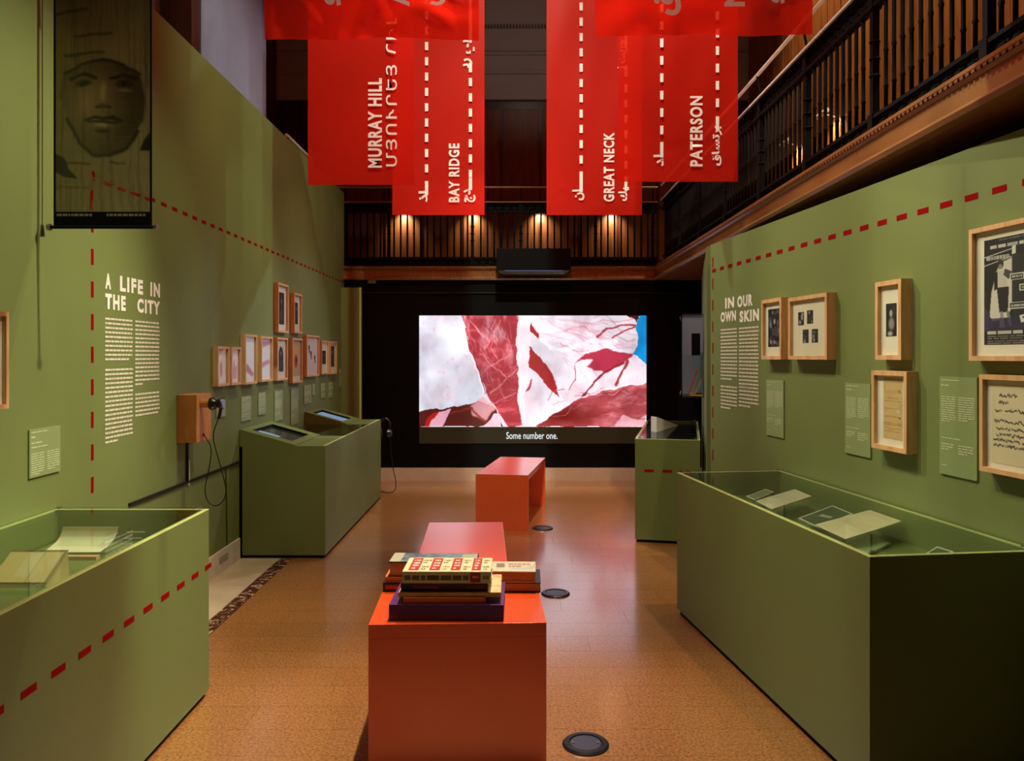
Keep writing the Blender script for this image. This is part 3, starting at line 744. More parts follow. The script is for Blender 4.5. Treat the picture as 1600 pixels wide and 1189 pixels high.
# ================================================================== RED BANNERS
SHEET = {}
def banner(name, label, x0, x1, y, ztop, zbot, wr, seed, rot=0.0):
    """hanging sheet between world x0..x1 at depth y"""
    t = thing('hanging_banner', label, 'banner', ((x0+x1)/2, y, zbot), 'red film banners under the ceiling')
    org = ORG[t.name]
    nx, nz = 40, 90
    r = np.random.RandomState(seed)
    S, T = np.meshgrid(np.linspace(0, 1, nx), np.linspace(0, 1, nz))
    dy = np.zeros(S.shape)
    for k in range(7):
        a, b_, ph = r.uniform(1, 6), r.uniform(.5, 4), r.uniform(0, 6.28)
        dy += math.pow(.75, k)*np.sin(a*S*3+b_*T*6+ph)
    dy *= wr*0.35
    kr = np.zeros(S.shape)                      # creases near the lower hem
    for k in range(26):
        cx, cz, ang, L = r.uniform(0, 1), 1-r.uniform(0, .12), r.uniform(0, 3.14), r.uniform(.05, .3)
        d = (S-cx)*math.cos(ang)+(T-cz)*4*math.sin(ang)
        kr += np.exp(-(d/.035)**2)*np.exp(-((S-cx)**2+((T-cz)*4)**2)/L**2)*r.choice((-1, 1))
    dy += kr*wr*0.5
    b = BM(); grid = [[b.verts.new((x0+(x1-x0)*S[j, i], y+dy[j, i]+rot*(S[j, i]-.5), ztop+(zbot-ztop)*T[j, i])) for i in range(nx)] for j in range(nz)]
    for j in range(nz-1):
        for i in range(nx-1): b.faces.new((grid[j][i], grid[j+1][i], grid[j+1][i+1], grid[j][i+1]))
    SHEET[t.name] = obj('film_sheet', b, M['film'], t, smooth=True)
    b = BM(); cyl(b, (x0-.02, y, ztop), (x1+.02, y, ztop), .012, n=8); obj('hanging_rod', b, M['iron'], t)
    for x in (x0+.05, x1-.05):
        b = BM(); cyl(b, (x, y, ztop), (x, y, 6.8), .003, n=5); obj('hanging_wire', b, M['iron'], t)
    return t
def vtext(t, body, px0, px1, py0, py1, y, bold=.02, spacing=1.0):
    """lettering reading upwards on a banner at depth y; photo box px0..px1, py0(top)..py1(bottom)"""
    a = W(px1, py1, y); b_ = W(px0, py0, y)
    return lettering('lettering', body, a, (0, 0, b_.z-a.z), (b_.x-a.x, 0, 0), M['white_film'], SHEET[t.name], bold=bold, spacing=spacing)
def vdash(t, px, segs, y, wpx=5.0):
    b = BM()
    for a, c_ in segs:
        p, q = W(px-wpx/2, c_, y), W(px+wpx/2, a, y); bx(b, p.x, q.x, y-.0015, y, p.z, q.z)
    return props(obj('dash_marks', b, M['white_film'], SHEET[t.name]), kind='stuff')
def dashes(y0, y1, pitch, ln): 
    out = []; y_ = y0
    while y_ < y1: out.append((y_, y_+ln)); y_ += pitch
    return out
YN, YM, YF = 3.0, 5.6, 6.85
def bx_of(px, y): return (px-HX)/F*y
zb = lambda py, y: EYE-(py-HY)/F*y
tNL = banner('n', 'creased red banner nearest on the left, only its lower hem showing', bx_of(413, YN), bx_of(748, YN), YN, 4.95, zb(61, YN), .018, 1)
tNR = banner('n', 'creased red banner nearest on the right, only its lower hem showing', bx_of(930, YN), bx_of(1268, YN), YN, 4.95, zb(55, YN), .018, 2)
tML = banner('m', 'red banner lettered MURRAY HILL on the left', bx_of(481, YM), bx_of(647, YM), YM, 4.95, zb(289, YM), .003, 3)
tMR = banner('m', 'red banner lettered PATERSON on the right', bx_of(966, YM), bx_of(1153, YM), YM, 4.95, zb(284, YM), .003, 4)
tFL = banner('f', 'long red banner lettered BAY RIDGE left of centre', bx_of(613, YF), bx_of(757, YF), YF, 4.95, zb(336, YF), .003, 5)
tFR = banner('f', 'long red banner lettered GREAT NECK right of centre', bx_of(854, YF), bx_of(1003, YF), YF, 4.95, zb(336, YF), .003, 6)
KA = '\u0640'
ym, yf, yn = YM-.012, YF-.012, YN-.045
vtext(tML, 'MURRAY HILL', 575, 597, 122, 262, ym, .034, 1.14)
vtext(tML, '\u0544\u0545\u0548\u0552\u0550\u0535\u0545 \u0540\u053B\u053C', 603, 622, 28, 260, ym, .012, 1.25)
vtext(tFL, '\uFEAB\uFE8E', 654, 668, 294, 316, yf, .034); vdash(tFL, 666.5, [(283, 305)]+dashes(-6, 275, 23.9, 12.5), yf)
vtext(tFL, 'BAY RIDGE', 701, 718, 224, 316, yf, .034, 1.14)
vtext(tFL, '\uFE9D\uFEAA', 724, 743, 293, 316, yf, .034); vdash(tFL, 735, [(277, 297)]+dashes(122, 270, 23.9, 12.5)+[(98, 113), (0, 64)], yf)
vtext(tFL, '\uFEF3\uFEAD \uFEF2\uFE91', 723, 742, 62, 106, yf, .034)
vtext(tFR, '\uFEE5\uFE8E', 894, 913, 293, 313, yf, .034); vdash(tFR, 908, [(268, 300)]+dashes(4, 258, 23.9, 12.5), yf)
vtext(tFR, 'GREAT NECK', 943, 960, 207, 315, yf, .034, 1.14)
vtext(tFR, '\uFEDA\uFEF4', 966, 983, 290, 314, yf, .034); vdash(tFR, 978, [(276, 298)]+dashes(132, 270, 23.9, 12.5)+[(102, 120), (0, 76)], yf, 4.5)
vtext(tFR, '\uFEE7 \uFE96\uFEF3\uFEAE\uFE9F', 965, 981, 62, 108, yf, .034)
vtext(tMR, '\uFEAA\uFEE0', 1021, 1037, 238, 260, ym, .034); vdash(tMR, 1034, [(222, 246)]+dashes(6, 212, 27.2, 13.5), ym)
vtext(tMR, 'PATERSON', 1078, 1098, 150, 260, ym, .034, 1.14)
vtext(tMR, '\uFED5\uFE8E\uFEB4\uFE97\uFEAD\uFE91', 1112, 1128, 196, 259, ym, .034); vdash(tMR, 1121, [(182, 204)]+dashes(18, 172, 27.2, 13.5), ym)
vtext(tNL, 'A', 611, 640, -18, 10, yn, .045); vtext(tNL, '\uFED5', 654, 696, -14, 8, yn, .045); vtext(tNL, '\uFEED', 506, 533, -14, 9, yn, .04)
vtext(tNR, 'N', 1132, 1164, -20, 10, yn, .04); vtext(tNR, '\uFED5', 1022, 1064, -12, 24, yn, .045); vtext(tNR, '\uFEED', 1204, 1226, -16, 6, yn, .045)

# ================================================================== RED DASHED TAPE LINES
def dash_mesh(vec_len, vec_thick, nrm):
    b = BM(); box(b, (0, 0, 0), vec_len, vec_thick, V(nrm)*.0012)
    return finish(b, 'dash', M['red'], (0, 0, 0))
PT, DL, TW = 0.142, 0.070, 0.020
def tape(label, pts, me, base):
    t = thing('dashed_tape_line', label, 'tape', base, 'red dashed tape lines')
    for p in pts: meshobj('dash', me, t, p)
zs = lambda a, b_, st: [a+k*st for k in range(int((b_-a)/st)+1)]
YV = 3.62; HL = 2.225
tape('red dashed line running level along the upper left wall', [(XL, y_, HL) for y_ in zs(YV, YB-.1, PT)], dash_mesh((0, DL, 0), (0, 0, TW), (1, 0, 0)), (XL, 6, HL))
tape('red dashed line running straight down the left wall from the face scroll', [(XL, YV-.01, z) for z in zs(0.20, HL-.06, .1475)], dash_mesh((0, TW*1.1, 0), (0, 0, .072), (1, 0, 0)), (XL, YV, 0.2))
XV = -1.262
tape('red dashed line across the front of the left glass topped case', [(XV, y_, .525) for y_ in zs(1.37, 3.30, .137)], dash_mesh((0, .068, 0), (0, 0, .02), (1, 0, 0)), (XV, 2.4, .525))
tape('red dashed line running level along the upper right wall', [right_at(s, 1.985) for s in zs(0.03, 4.2, PT)], dash_mesh(RU*DL, (0, 0, TW*1.15), RN), right_at(1.5, 1.985))
tape('red dashed line running down the far end of the right wall', [right_at(.035, z) for z in zs(0.1, 2.1, .1475)], dash_mesh(RU*.018, (0, 0, .072), RN), right_at(.03, .1))

# ================================================================== GLASS TOPPED CASES
def case(label, P, L, D, H, deck=0.13, th=0.018, deckm=None):
    """P front corner on floor, L long vector, D depth vector (front to back)"""
    P, L, D = V(P), V(L), V(D); lu, du = L.normalized(), D.normalized(); l, d = L.length, D.length
    t = thing('display_case', label, 'display case', P+L*.5+D*.5)
    z0 = 0.022
    def pnl(nm, p, a, b_, h0, h1, mm=M['green_case']):
        b = BM(); box(b, V(p)+ZU*h0, a, b_, ZU*(h1-h0)); return obj(nm, b, mm, t)
    pnl('front_panel', P, L, du*th, z0, H-.003); pnl('back_panel', P+D-du*th, L, du*th, z0, H-.003)
    pnl('end_panel', P+du*th, lu*th, D-du*2*th, z0, H-.003); pnl('end_panel', P+L-lu*th+du*th, lu*th, D-du*2*th, z0, H-.003)
    pnl('deck', P+lu*th+du*th, L-lu*2*th, D-du*2*th, H-deck-.018, H-deck, deckm or M['green_case'])
    pnl('plinth', P+lu*.014+du*.014, L-lu*.028, D-du*.028, 0, z0+.001, M['shadowgap'])
    # pale edging along the top of the panels
    b = BM()
    box(b, P+ZU*(H-.003), L, du*th, ZU*.003); box(b, P+D-du*th+ZU*(H-.003), L, du*th, ZU*.003)
    box(b, P+du*th+ZU*(H-.003), lu*th, D-du*2*th, ZU*.003); box(b, P+L-lu*th+du*th+ZU*(H-.003), lu*th, D-du*2*th, ZU*.003)
    obj('top_edging', b, M['edge'], t)
    b = BM(); box(b, P+lu*.004+du*.004+ZU*(H+.0002), L-lu*.008, D-du*.008, ZU*.008); obj('glass_lid', b, M['glass'], t)
    for a, c_ in ((0, 0), (1, 0), (0, 1), (1, 1)):
        q = P+lu*(.03+a*(l-.06))+du*(.03+c_*(d-.06))+ZU*(H+.0084)
        b = BM(); cyl(b, q, q+ZU*.004, .011, n=10); obj('corner_cap', b, M['steel'], t)
    return t
def pt(px, py, h):
    z = (EYE-h)*F/(py-HY); return V(((px-HX)/F*z, z, h))
HC = 0.773
cl = case('long green glass topped display case along the left wall', (-1.262, 1.15, 0), (0, 2.18, 0), (-.636, 0, 0), HC)
a74 = math.radians(7.2); cu_ = V((math.sin(a74), -math.cos(a74), 0)); cd_ = V((math.cos(a74), math.sin(a74), 0))
PC = V((0.907, 4.395, 0))
cr = case('large green glass topped display case against the right wall', PC, cu_*1.86, cd_*.595, .770)
fu = V((math.cos(A14), -math.sin(A14), 0)); fv = V((math.sin(A14), math.cos(A14), 0))
PFAR = V((.932, 6.06, 0))
cf = case('far green display case beyond the end of the right wall', PFAR, fv*1.75, fu*.48, .783, deck=.03, deckm=M['blackgloss'])  # black deck set high paints in the dark reflection of the lid
wq = [pt(1026, 675.5, .7915), pt(1060, 664.5, .7915)]; wq.append(wq[0]+ZU*.125)
b = BM(); prism(b, wq, (-.03, .09, 0)); o = obj('white_wedge', b, M['white'], None); props(o, 'white wedge shaped card stand on the far right case', 'stand')
# it shows two red dashes on its end
tape('pair of red dashes on the end of the far right case', [PFAR+fu*s-fv*.0006+ZU*.535 for s in (.07, .205, .34)], dash_mesh(fu*.07, (0, 0, .018), -fv), PFAR+ZU*.535)

# ---- contents of the left case
M['aged'] = mat('aged_board', (190, 168, 108), 0.8, 0.2, 0.12, 14)
dk = HC-.13
t = thing('open_booklet', 'cream curved open booklet on a stand inside the left case', 'booklet', (-1.65, 3.06, dk))
def sheet_bend(S, T):
    o_ = np.zeros(S.shape+(3,)); o_[..., 1] = .03*np.sin(T*math.pi)*1.0; o_[..., 2] = -.01*np.sin(T*math.pi); return o_
c = Cv(100, 60, 40, 30, (232, 218, 178)); c.rect(0, 4, 100, 9, (206, 186, 140), .6); c.rect(84, 10, 98, 50, (214, 204, 178), .8)
print_mesh('page', c, (-1.757, 3.13, .742), (.217, 0, 0), (-.02, -.10, -.075), M['print'], t, bend=sheet_bend)
b = BM(); prism(b, [(-1.75, 3.16, dk), (-1.75, 3.02, dk), (-1.75, 3.03, dk+.012), (-1.75, 3.15, dk+.075), (-1.75, 3.16, dk+.075)], (.2, 0, 0)); obj('cradle', b, M['stand'], t)
b = BM(); bx(b, -1.772, -1.56, 3.0, 3.03, dk, dk+.014); obj('lower_edge', b, mat('pinkish_edge', (206, 150, 110), .6), t)
t = thing('aged_box', 'aged tan paper box standing open inside the left case', 'box', (-1.62, 2.73, dk))
c = Cv(100, 50, 60, 40, (206, 180, 112)); n = c.noise(18, 18, 4); c.put(np.clip((n-.45)*3, 0, 1), (206, 186, 128), .7)
c.rect(34, 0, 60, 42, (214, 198, 146), .7); c.rect(0, 0, 100, 3, (96, 74, 40), .9); c.rect(60, 0, 61.5, 50, (150, 124, 74), .7); c.rect(94, 0, 100, 50, (120, 92, 54), .8)
print_mesh('printed_face', c, (-1.714, 2.745, .744), (.194, 0, 0), (-.02, -.095, -.084), M['print'], t)
b = BM(); prism(b, [(-1.722, 2.66, dk), (-1.722, 2.749, .738), (-1.722, 2.758, .738), (-1.722, 2.77, dk)], (.19, 0, 0)); obj('backing', b, M['aged'], t)
b = BM(); bx(b, -1.75, -1.54, 2.56, 2.645, dk, dk+.014); obj('base_tray', b, M['stand'], t, bevel=.002)
t = thing('acrylic_stand', 'clear acrylic stand with small white lines in the left case', 'stand', (-1.47, 3.12, dk))
b = BM(); prism(b, [(-1.53, 3.10, dk), (-1.53, 3.16, dk), (-1.53, 3.20, dk+.08), (-1.53, 3.19, dk+.08)], (.08, 0, 0)); obj('panel', b, M['stand'], t)
for k in range(4):
    b = BM(); box(b, (-1.525, 3.10+.022*k, dk+.01+.019*k), (.07, 0, 0), (0, .003, 0), (0, -.001, .004)); obj('white_line', b, M['offwhite'], t)

# ---- contents of the right case
dr = .770-.13
def slab(nm, label, cat, q, th, mm, stand=True, cv=None):
    """flat sheet from four top corners, lifted on a small cradle from the deck"""
    ctr = sum(q, V())/4
    t = thing(nm, label, cat, (ctr.x, ctr.y, dr))
    b = BM(); prism(b, q, (0, 0, -th)); obj('sheet', b, mm, t)
    if stand:
        lo = [ctr+(p-ctr)*.55 for p in q]
        b = BM(); vs0 = [b.verts.new((p.x, p.y, dr)) for p in lo]; vs1 = [b.verts.new((p.x, p.y, p.z-th-.0005)) for p in lo]
        b.faces.new(vs0); b.faces.new(list(reversed(vs1)))
        for i in range(4): b.faces.new((vs0[i], vs0[(i+1) % 4], vs1[(i+1) % 4], vs1[i]))
        obj('cradle', b, M['stand'], t)
    if cv:
        p0 = q[0]+ZU*.0008; print_mesh('print', cv, q[1]+ZU*.001, q[2]-q[1], q[0]-q[1], M['print'], t)
    return t
def textpage(col, ink, n, seed):
    c = Cv(100, 120, 60, 70, col); c.put(np.clip((c.noise(30, 30, seed)-.5)*2, 0, 1), tuple(x*.88 for x in col), .6)
    c.words(10, 10, 90, 108/n, n, ink, .35, .55, seed); return c
slab('open_book', 'small open cream book at the far end of the right case', 'book', [pt(1181, 783, .70), pt(1242, 764.5, .715), pt(1268, 775.5, .715), pt(1207, 794, .70)], .004, M['paper'], cv=textpage((232, 222, 186), (180, 166, 130), 12, 3))
slab('document_sheet', 'large cream document sheet in the middle of the right case', 'document', [pt(1273, 820, .70), pt(1359, 797, .725), pt(1409, 814.5, .725), pt(1321, 842, .70)], .002, M['paper'], cv=textpage((222, 206, 162), (176, 156, 112), 16, 4))
slab('dark_photograph', 'dark pale edged photograph between the two cream sheets in the right case', 'photograph', [pt(1247, 810, .69), pt(1301, 790, .70), pt(1333, 803, .70), pt(1280, 824, .69)], .004, mat('photo_edge', (206, 204, 180), .6), cv=(lambda c: c.rect(5, 6, 95, 114, (46, 60, 44)).poly([(30, 60), (70, 50), (74, 62), (34, 74)], (190, 196, 170), .8))(Cv(100, 120, 50, 60, (206, 204, 180))))
slab('pale_card', 'pale edged dark card near the front end of the right case', 'card', [pt(1436, 872, .69), pt(1464, 854, .70), pt(1490, 862, .70), pt(1462, 882, .69)], .004, mat('card_edge', (200, 200, 176), .6), cv=(lambda c: c.rect(7, 7, 93, 113, (60, 72, 46)))(Cv(100, 120, 30, 36, (206, 204, 180))))
slab('clear_holder', 'clear acrylic holder with pale rim at the far end of the right case', 'holder', [pt(1165, 776, .70), pt(1196, 764, .71), pt(1210, 769, .71), pt(1180, 783, .70)], .008, M['stand'], cv=(lambda c: c.rect(8, 8, 92, 112, (92, 106, 76)).words(14, 16, 86, 14, 7, (190, 196, 160), .3, .8, 3))(Cv(100, 120, 40, 48, (186, 194, 160))))
slab('greenish_plate', 'small greenish glass plate lying low in the right case', 'plate', [pt(1325, 852, .655), pt(1362, 836, .655), pt(1392, 848, .655), pt(1352, 866, .655)], .006, mat('plate_green', (150, 170, 120), .3), stand=True)

# ================================================================== LECTERN CONSOLE ON THE LEFT
XC0, XC1 = XL+.004, -1.30
Y0, Y1, Y2, Y3 = 5.57, 6.30, 7.32, 7.93
hb, hf, xk = .885, .777, -1.51
t = thing('lectern_console', 'green console with two sloping screen desks along the left wall', 'console', (-1.6, 6.75, 0))
def sl(x): return hf if x > xk else hf+(xk-x)*(hb-hf)/(xk-XC0)
th = .018
b = BM(); bx(b, XC1-th, XC1, Y0, Y3, .022, hf); obj('front_panel', b, M['green_case'], t)
b = BM(); bx(b, XC0, XC0+th, Y0, Y3, .022, hf); obj('back_panel', b, M['green_case'], t)
b = BM(); bx(b, XC0+.014, XC1-.014, Y0+.014, Y3-.014, 0, .023); obj('plinth', b, M['shadowgap'], t)
for ya in (Y0, Y1-th, Y2, Y3-th):
    b = BM(); prism(b, [(XC0, ya, .022), (XC1-th-.0005, ya, .022), (XC1-th-.0005, ya, hf), (xk, ya, hf), (XC0, ya, hb)], (0, th, 0)); obj('side_panel', b, M['green_case'], t)
for ya, yb, s0, s1, lit in ((Y0+.001, Y1-.001, 5.69, 6.17, 0), (Y2+.001, Y3-.001, 7.41, 7.79, 1)):
    # flat shelf and sloped surround around the display
    b = BM(); prism(b, [(xk, ya, hf+.0005), (XC1, ya, hf+.0005), (XC1, ya, hf+.004), (xk, ya, hf+.004)], (0, yb-ya, 0)); obj('flat_shelf', b, M['edge2'] if 'edge2' in M else M['green_case'], t)
    xs0, xs1 = -1.85, -1.565
    def slp(nm, xa, xb, y_a, y_b, mm, z=0.0, thk=.012):
        b = BM(); prism(b, [(xa, y_a, sl(xa)+z), (xb, y_a, sl(xb)+z), (xb, y_a, sl(xb)+z+thk), (xa, y_a, sl(xa)+z+thk)], (0, y_b-y_a, 0)); return obj(nm, b, mm, t)
    slp('slope_board', XC0, xs0, ya, yb, M['green_case'], .0005); slp('slope_board', xs1, xk, ya, yb, M['green_case'], .0005)
    slp('slope_board', xs0, xs1, ya, s0, M['green_case'], .0005); slp('slope_board', xs0, xs1, s1, yb, M['green_case'], .0005)
    d = slp('display', xs0, xs1, s0, s1, M['tablet'] if not lit else M['tablet_lit'], -.012, .006)
    if not lit:
        slp('lit_picture', xs0+.01, xs0+.16, s0+.006, s0+.16, M['tablet_lit'], -.0058, .0008)
    # dark inner rim
    for xa, xb, y_a, y_b in ((xs0, xs1, s1-.004, s1), (xs0, xs0+.004, s0, s1)):
        slp('display_rim', xa, xb, y_a, y_b, M['shadowgap'], -.006, .016)
b = BM(); bx(b, XC0+th, XC1-th, Y1, Y2, .55, .565); obj('well_deck', b, M['green_case'], t)
b = BM(); bx(b, XC0+th+.002, XC1-.004, Y1+.002, Y2-.002, hf+.0005, hf+.007); obj('glass_lid', b, M['glass'], t)
b = BM(); bx(b, XC1-.02, XC1-.002, Y0+.02, Y3-.02, hf+.0045, hf+.0055); obj('top_edging', b, M['edge'], t)
t2 = thing('pale_booklet', 'thin yellow edged booklet in the well of the console', 'booklet', (-1.5, 6.6, .565))
b = BM(); box(b, (-1.60, 6.45, .566), (.2, .02, 0), (-.02, .3, 0), (0, 0, .012)); obj('cover', b, M['aged'], t2)
b = BM(); box(b, (-1.595, 6.455, .5785), (.19, .02, 0), (-.02, .29, 0), (0, 0, .004)); obj('page_block', b, M['paper'], t2)
# headphones hung at the far end
t = thing('headphones', 'black headphones hung at the far end of the console', 'headphones', (-1.26, 7.99, .62))
b = BM(); tube(b, [(-1.31, 7.985, .66), (-1.33, 7.985, .74), (-1.27, 7.985, .80), (-1.21, 7.985, .74), (-1.23, 7.985, .66)], .011, 8); obj('headband', b, M['blackgloss'], t, smooth=True)
for sx in (-1, 1):
    b = BM(); cyl(b, (-1.27+sx*.028, 7.985, .64), (-1.27+sx*.062, 7.985, .64), .044, .038, 16); obj('ear_cup', b, M['blackgloss'], t, bevel=.004)
b = BM(); cyl(b, (-1.205, 7.985, .64), (-1.20, 7.985, .64), .02, n=12); obj('ear_badge', b, M['steel'], t)
b = BM(); cyl(b, (-1.27, 7.932, .795), (-1.27, 8.0, .785), .008, n=8); obj('hook', b, M['iron'], t)
t = thing('headphone_cable', 'thin dark cable hanging from the headphones to the floor', 'cable', (-1.25, 8.0, 0))
b = BM(); tube(b, [(-1.22, 8.0, .60), (-1.2, 8.02, .3), (-1.16, 8.06, .12), (-1.2, 8.1, .004), (-1.5, 8.5, .004)], .004, 6); obj('cord', b, M['cable'], t)

# ================================================================== BENCHES
def bench(label, P, ang, wd, ln, H, th):
    """P front-left corner on the floor, ang turns the long axis clockwise from the view direction"""
    P = V(P); L = V((math.sin(ang), math.cos(ang), 0)); D = V((math.cos(ang), -math.sin(ang), 0))
    t = thing('bench', label, 'bench', P+L*ln/2+D*wd/2)
    b = BM(); box(b, P+ZU*(H-th), D*wd, L*ln, ZU*th); obj('seat', b, M['orange'], t, bevel=.0015)
    for s in (0, ln-th):
        b = BM(); box(b, P+L*s, D*wd, L*th, ZU*(H-th-.0002)); obj('end_panel', b, M['orange'], t, bevel=.0015)
    return t
HB1, HB = .50, .45
bench('nearest orange bench carrying the stacks of books', (-.486, 2.706, 0), math.radians(-2.2), .604, .72, HB1, .045)
bench('middle orange bench with a bare top right behind the books', (-.440, 3.52, 0), math.radians(-2.0), .424, 1.09, HB, .04)
bench('farthest orange bench standing askew before the projection', (-.296, 6.50, 0), math.radians(9.5), .43, 1.13, HB, .04)

# ================================================================== BOOKS
def book(label, x0, x1, y0, y1, z0, z1, cover, pages, ang=0.0, spine='front', cv=None, group=None, scv=None, cth=.004):
    """lying book; spine towards the viewer ('front') or pages towards the viewer ('back')"""
    ctr = V(((x0+x1)/2, (y0+y1)/2, z0)); R = Matrix.Rotation(ang, 3, 'Z')
    t = thing('book', label, 'book', ctr, group)
    def bb(nm, a0, a1, b0, b1, c0, c1, mm, bev=0):
        b = BM(); bx(b, a0, a1, b0, b1, c0, c1); bmesh.ops.rotate(b, verts=b.verts, cent=ctr, matrix=R); return obj(nm, b, mm, t, bevel=bev)
    ys, ye = (y0, y1) if spine == 'front' else (y1, y0)
    sg = 1 if spine == 'front' else -1
    cvo = bb('cover', x0, x1, y0, y1, z1-cth, z1, cover, .001); bb('cover', x0, x1, y0, y1, z0, z0+cth, cover, .001)
    a = sorted((ys, ys+sg*cth)); spo = bb('spine', x0, x1, a[0], a[1], z0+cth+.0002, z1-cth-.0002, cover, .0005)
    a = sorted((ys+sg*(cth+.0003), ye-sg*.004)); bb('page_block', x0+.004, x1-.004, a[0], a[1], z0+cth+.0002, z1-cth-.0002, pages)
    if cv is not None:
        q = R@(V((x0+.002, y1-.002, z1+.0006))-ctr)+ctr
        print_mesh('cover_print', cv, q, R@V((x1-x0-.004, 0, 0)), R@V((0, -(y1-y0-.004), 0)), M['print'], cvo)
    if scv is not None:
        q = R@(V((x0+.001, y0-.0006, z1-.001))-ctr)+ctr
        print_mesh('spine_print', scv, q, R@V((x1-x0-.002, 0, 0)), V((0, 0, -(z1-z0-.002))), M['print'], spo)
    return t
pg = mat('book_pages', (206, 178, 132), .85, .1, .08, 60); pg2 = mat('book_pages_brown', (186, 134, 84), .85, .1, .08, 60)
purple = mat('purple_cover', (86, 42, 96), .35, .5, .1, 10); navy = mat('dark_blue_cover', (50, 56, 84), .4, .5)
maroon = mat('maroon_cover', (74, 22, 18), .45, .4, .1, 10); org_c = mat('orange_cover', (232, 112, 28), .5, .4)
tan = mat('tan_cover', (206, 160, 96), .6, .3, .15, 20); cream = mat('cream_cover', (196, 180, 130), .5, .4); blk = mat('black_cover', (22, 20, 20), .4, .5); greyc = mat('grey_cover', (112, 116, 124), .45, .4)
z = HB1+.0005
book('thick dark purple book at the bottom of the front stack', -.421, -.027, 2.742, 3.02, z, z+.056, purple, pg, math.radians(-.6), cth=.006); z += .0565
book('thin orange book in the front stack, second from bottom', -.374, -.092, 2.752, 2.99, z, z+.021, org_c, pg); z += .0215
c = Cv(100, 60, 40, 24, (206, 168, 112)); c.put(np.clip((c.noise(8, 8, 6)-.5)*5, 0, 1), (150, 70, 44), .7); c.rect(0, 0, 100, 60, (230, 200, 150), .25)
book('tan paperback with a mottled cover in the front stack', -.392, -.038, 2.757, 2.985, z, z+.016, tan, pg, cv=c); z += .0165
s = Cv(100, 10, 60, 12, (60, 18, 14)); s.rect(14, 4, 44, 7, (170, 40, 30), .8); s.rect(76, 4, 98, 7, (150, 40, 34), .7)
book('dark maroon book under the cream and red book', -.385, -.084, 2.768, 2.955, z, z+.031, maroon, pg2, scv=s); z += .0315
c = Cv(830, 125, 200, 50, (200, 186, 138))
for k, (xa, xb) in enumerate(((45, 145), (245, 345), (450, 540), (650, 735))):
    c.rect(xa, 5, xb, 115, (158, 14, 20)); c.words(xa+18, 18, xb-18, 24, 4, (240, 225, 190), .5, .85, k)
for k, (xa, xb) in enumerate(((155, 235), (360, 435), (560, 630), (755, 815))):
    c.words(xa, 20, xb, 20, 2, (90, 76, 50), .6, .9, k+7); c.words(xa+4, 78, xb, 20, 2, (90, 76, 50), .6, .9, k+17)
s = Cv(830, 105, 200, 26, (206, 188, 136)); s.words(20, 30, 640, 60, 1, (60, 50, 34), .8, .9, 4, False); s.rect(640, 5, 735, 100, (160, 24, 26)); s.words(660, 34, 720, 40, 1, (230, 200, 150), .6, .8, 2, False); s.words(755, 34, 815, 50, 1, (90, 76, 50), .7, .8, 3, False)
book('cream hardback with red blocks on top of the front stack', -.378, -.072, 2.755, 2.945, z, z+.040, cream, pg, math.radians(-.5), cv=c, scv=s)
# left rear stack
zl = HB1+.0005
s = Cv(100, 12, 50, 10, (20, 18, 18)); s.rect(4, 3, 30, 9, (176, 30, 24)); s.rect(60, 3, 90, 9, (120, 110, 100), .6)
book('black book with a red spine patch at the bottom of the left rear stack', -.498, -.20, 3.085, 3.26, zl, zl+.034, blk, pg2, scv=s, group='books behind the front stack'); zl += .0345
book('thin black notebook in the middle of the left rear stack', -.49, -.22, 3.09, 3.255, zl, zl+.022, org_c, pg2, spine='back', group='books behind the front stack'); zl += .0225
c = Cv(100, 40, 60, 24, (104, 110, 122)); c.put(np.clip((c.noise(14, 14, 8)-.5)*4, 0, 1), (46, 48, 58), .8); c.rect(0, 0, 12, 40, (160, 154, 124)); c.rect(82, 6, 100, 30, (150, 144, 124))
book('grey topped book with black edges on the left rear stack', -.475, -.135, 3.085, 3.225, zl, zl+.058, blk, pg2, math.radians(-1), spine='back', cv=c, group='books behind the front stack')
# right rear stack
zr_ = HB1+.0005
book('dark edged book at the bottom of the right rear stack', -.12, .112, 3.075, 3.27, zr_, zr_+.038, blk, pg2, math.radians(-1), spine='back', group='books behind the front stack'); zr_ += .0385
c = Cv(120, 40, 80, 28, (188, 176, 150)); c.rect(0, 4, 18, 22, (186, 34, 36)); c.put(np.clip((c.noise(10, 10, 5)-.52)*6, 0, 1), (176, 150, 120), .7); c.rect(42, 8, 58, 24, (90, 70, 60), .7); c.words(66, 8, 110, 9, 2, (140, 80, 60), .6, .8, 3); c.rect(70, 26, 116, 32, (150, 160, 176), .8)
book('pale colourful paperback on top of the right rear stack', -.145, .093, 3.075, 3.225, zr_, zr_+.042, cream, pg2, math.radians(-1.5), spine='back', cv=c, group='books behind the front stack')

# ================================================================== FLOOR SOCKETS
for (x, y_), lb in (((.267, 2.90), 'round black floor socket nearest the viewer'), ((.258, 4.74), 'round black floor socket right of the books'), ((.25, 6.53), 'round black floor socket beside the farthest bench')):
    t = thing('floor_socket', lb, 'floor socket', (x, y_, 0), 'floor sockets in a row')
    b = BM(); lathe(b, (x, y_, 0.0003), [(.085, 0), (.085, .004), (.078, .010), (.060, .011), (.058, .006)], 32); obj('cover_ring', b, M['disc'], t)
    b = BM(); lathe(b, (x, y_, .0065), [(.056, 0), (.056, .002)], 28); ld = obj('lid', b, M['discin'], t)
    for sx in (-1, 1):
        b = BM(); cyl(b, (x+sx*.045, y_, .0086), (x+sx*.045, y_, .0105), .007, n=10); obj('screw', b, M['steel'], ld)

